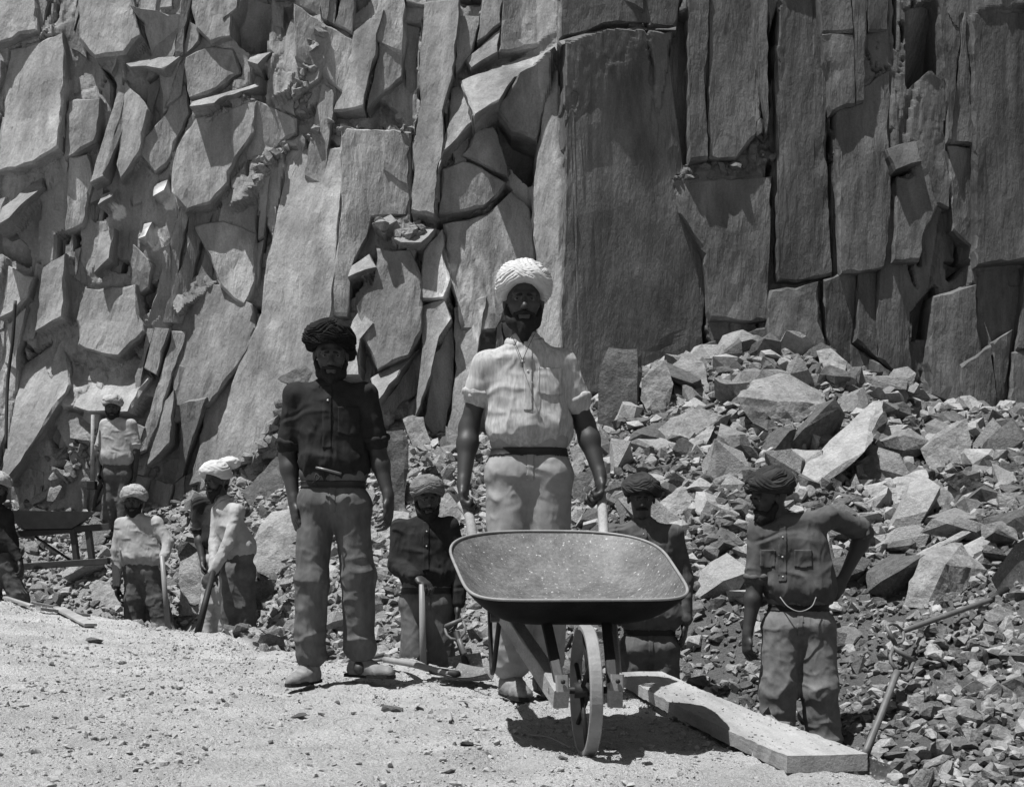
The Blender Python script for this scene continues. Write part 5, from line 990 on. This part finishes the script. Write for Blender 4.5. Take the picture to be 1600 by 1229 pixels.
A0 = Vector((.50, 5.55, .068)); A1 = Vector((.73, 5.62, .068)); B0 = Vector((.765, 3.20, .052)); B1 = Vector((1.002, 3.24, .052))
v, f = plankv(A0, A1, B0, B1, .046, 60); plk = single('plank', np.array([tuple(q) for q in v]), f, M_WOOD, 'thick wooden plank laid along the pit edge from barrow wheel to the right', 'plank')
Xx = []; 
for i in range(420):
    t = random.random()**.8; s_ = random.random(); q = A0.lerp(B0, t).lerp(A1.lerp(B1, t), s_); Xx.append((q.x, q.y, q.z-.010*math.sin(math.pi*t)))
scatter('grit', np.array(Xx), .002+.006*RNG.rand(420)**4, M_PEB, .4, .2)

# ---------------------------------------------------------------- the far wheelbarrow, side view
fb = root('wheelbarrow', 'dark wheelbarrow seen side-on in front of the rubble at far left', 'wheelbarrow', P(90, 900, 10.9)); dF = 10.9
def fq(x, y, dd=0): return P(x, y, dF+dd)
V_ = []; prof = [(14, 797), (150, 799), (128, 823), (112, 833), (40, 834), (22, 820)]; n_ = len(prof)
for dd, k in ((-.32, 1.), (-.2, .92), (.2, .92), (.32, 1.)):
    for (x, y) in prof:
        yy = y if abs(dd) < .3 else y-0; xx = 80+(x-80)*k; V_.append(fq(xx, yy-(8 if abs(dd) > .3 and y > 800 else 0), dd))
Fa = []
for j in range(3):
    for k in range(1, n_): Fa.append((j*n_+k, j*n_+(k+1) % n_, (j+1)*n_+(k+1) % n_, (j+1)*n_+k))
Fa += [tuple(range(n_))[::-1], tuple(3*n_+k for k in range(n_))]
part(fb, 'tray', [tuple(q) for q in V_], Fa, M_IRON, False)
for dd in (-.26, .26):
    v, f = beam(fq(-60, 842, dd), fq(172, 822, dd), .05, .06); part(fb, 'shaft', v, f, M_WOODD, False)
    for x in (117, 141):
        v, f = beam(fq(x-3, 828, dd), fq(x+3, 876, dd), .05, .06, up=(0, 1, 0)); part(fb, 'leg', v, f, M_WOODD, False)
    v, f = tube([fq(55, 838, dd), fq(112, 876, dd)], .012, 8); part(fb, 'brace', v, f, M_IRON)
v, f = beam(fq(118, 852, -.26), fq(118, 852, .26), .05, .05); part(fb, 'cross_bar', v, f, M_WOODD, False)
v, f = beam(fq(36, 885, -.3), fq(170, 876, -.3), .08, .06); single('timber_beam', v, f, M_WOODD, 'dark timber lying level under the far wheelbarrow', 'timber')

# ---------------------------------------------------------------- shovels and bars
def shovel(label, grip, neck_, tip, nrm=(0, 0, 1), m=None, blade=True, gw=.060, bw_=.12, group='shovels', tag_='shovel'):
    r = root('shovel', label, 'shovel', Vector(tip), group); m = m or M_SHAFT; grip, neck_, tip = Vector(grip), Vector(neck_), Vector(tip)
    t = (neck_-grip).normalized(); nr = Vector(nrm); nr = (nr-t*nr.dot(t)).normalized(); s = t.cross(nr)
    g2 = grip+t*.12; v, f = tube(catmull([g2, g2.lerp(neck_, .5)+nr*.01, neck_], 6), .017, 10); part(r, 'shaft', v, f, m)
    v, f = merge([tube([g2, g2-t*.03+s*gw*.75, g2-t*.06+s*gw, grip+s*gw], .009, 8), tube([g2, g2-t*.03-s*gw*.75, g2-t*.06-s*gw, grip-s*gw], .009, 8), tube([grip-s*gw*1.05, grip+s*gw*1.05], .0135, 10)]); part(r, 'grip', v, f, M_SHAFTD)
    if blade:
        V_ = []; b = (tip-neck_); L = b.length; bt = b.normalized(); nb = (nr-bt*nr.dot(bt)).normalized(); sb = bt.cross(nb); nu, nvv = 10, 12
        for th in (0, .004):
            for i in range(nu+1):
                u = i/nu; wd = bw_*(1-.0*u)*(1 if u < .6 else math.sqrt(max(0, 1-((u-.6)/.42)**2)))
                for j in range(nvv+1):
                    w_ = (j/nvv-.5)*2; V_.append(neck_+bt*L*u+sb*w_*wd+nb*(.035*w_*w_-.02*math.sin(u*2.5)-th))
        Fa = []; o_ = (nu+1)*(nvv+1)
        for q in range(2):
            for i in range(nu):
                for j in range(nvv):
                    a = q*o_+i*(nvv+1)+j; k4 = (a, a+1, a+nvv+2, a+nvv+1); Fa.append(k4 if q else k4[::-1])
        part(r, 'blade', [tuple(q) for q in V_], Fa, M_TRAY); v, f = tube([neck_-t*.16, neck_+bt*.06], [.019, .021], 10); part(r, 'socket', v, f, M_IRON)
    return r
shovel('shovel lying across the right slope with its blade at the picture edge', P(1392, 992, 6.7), P(1566, 930, 7.4), P(1625, 850, 7.6), (0, -1, .25), M_SHAFTD, bw_=.14)
shovel('shovel planted in rubble behind the plank end with its grip up', P(1412, 1022, 5.7), P(1350, 1180, 5.3), P(1335, 1235, 5.25), (0, -1, .1), M_SHAFTD)
shovel('shovel lying on its blade on the floor behind the dark-shirted man', P(585, 1026, 6.35), P(700, 1053, 5.7), P(768, 1056, 5.55), (0, -.3, 1), M_SHAFT, bw_=.10)
shovel('short-handled shovel showing only its pale D-grip left of the barrow', P(708, 973, 7.0), P(726, 1022, 6.9), P(732, 1060, 6.9), (0, -1, 0), M_SHAFTD, gw=.06, bw_=.1)
v, f = tube([P(659, 912, 6.93), P(662, 1075, 6.95)], [.017, .022], 12); single('tool_handle', v, f, M_SHAFT, 'upright wooden tool handle held by the bearded man in the pit', 'tool handle', smooth=True)
v, f = tube([P(333, 893, 9.02), P(308, 992, 8.75)], [.022, .028], 10); single('iron_bar', v, f, M_IRON, 'dark iron bar held low by the man in the large white turban', 'iron bar', smooth=True)
v, f = tube([P(253, 868, 10.55), P(263, 985, 10.5)], [.02, .026], 10); single('walking_stick', v, f, M_SHAFT, 'pale stick held by the man in the check turban', 'stick', smooth=True)
v, f = tube([P(145, 648, 12.5), P(144, 752, 12.45)], [.018, .022], 10); hm = root('sledgehammer', 'long pale hammer handle held upright beside the highest standing man', 'hammer', P(144, 765, 12.45)); part(hm, 'shaft', v, f, M_WOOD)
v, f = beam(P(138, 758, 12.45), P(150, 758, 12.45), .09, .09); part(hm, 'head', v, f, M_IRON, False)
for (a, b, wd, lab) in ((P(92, 945, 9.25), P(142, 976, 8.3), .09, 'pale board end lying on the floor edge at left'), (P(48, 962, 9.2), P(92, 955, 9.3), .05, 'thin offcut of wood left of the pale board'), (P(60, 972, 8.9), P(138, 950, 9.35), .05, 'narrow stick crossing under the pale board'),
                        (P(8, 948, 9.3), P(50, 960, 9.0), .04, 'short stick near the left picture edge')):
    a.z = tz(a.x, a.y)+.03; b.z = tz(b.x, b.y)+.03; v, f = beam(a, b, wd, .022); single('board', v, f, M_WOOD, lab, 'board', 'wood scraps on the floor edge')
for (x0, y0, x1, y1, r_, lab) in ((828, 1152, 892, 1172, .007, 'pale curved splinter under the wheel'), (716, 1098, 748, 1108, .006, 'pale twig on the floor below the short shovel'), (700, 1118, 703, 1134, .010, 'short pale wood chip standing on the floor'), (930, 1182, 905, 1160, .005, 'thin splinter beside the wheel')):
    a = P(x0, y0, hit(x0, y0)); b = P(x1, y1, hit(x1, y1)); a.z = tz(a.x, a.y)+.008; b.z = tz(b.x, b.y)+.008; mid = a.lerp(b, .5)+Vector((0, 0, .012))
    v, f = tube(catmull([a, mid, b], 5), [r_*.5]+[r_]*9+[r_*.4], 6, .6); single('splinter', v, f, M_WOOD, lab, 'splinter', 'splinters on the floor')
v, f = tube(catmull([P(24, 470, 12.7), P(20, 530, 12.65), P(12, 600, 12.6), P(9, 700, 12.4)], 8), .018, 8); single('cable', v, f, M_IRON, 'dark rope hanging down the cliff at the far left', 'rope', smooth=True)
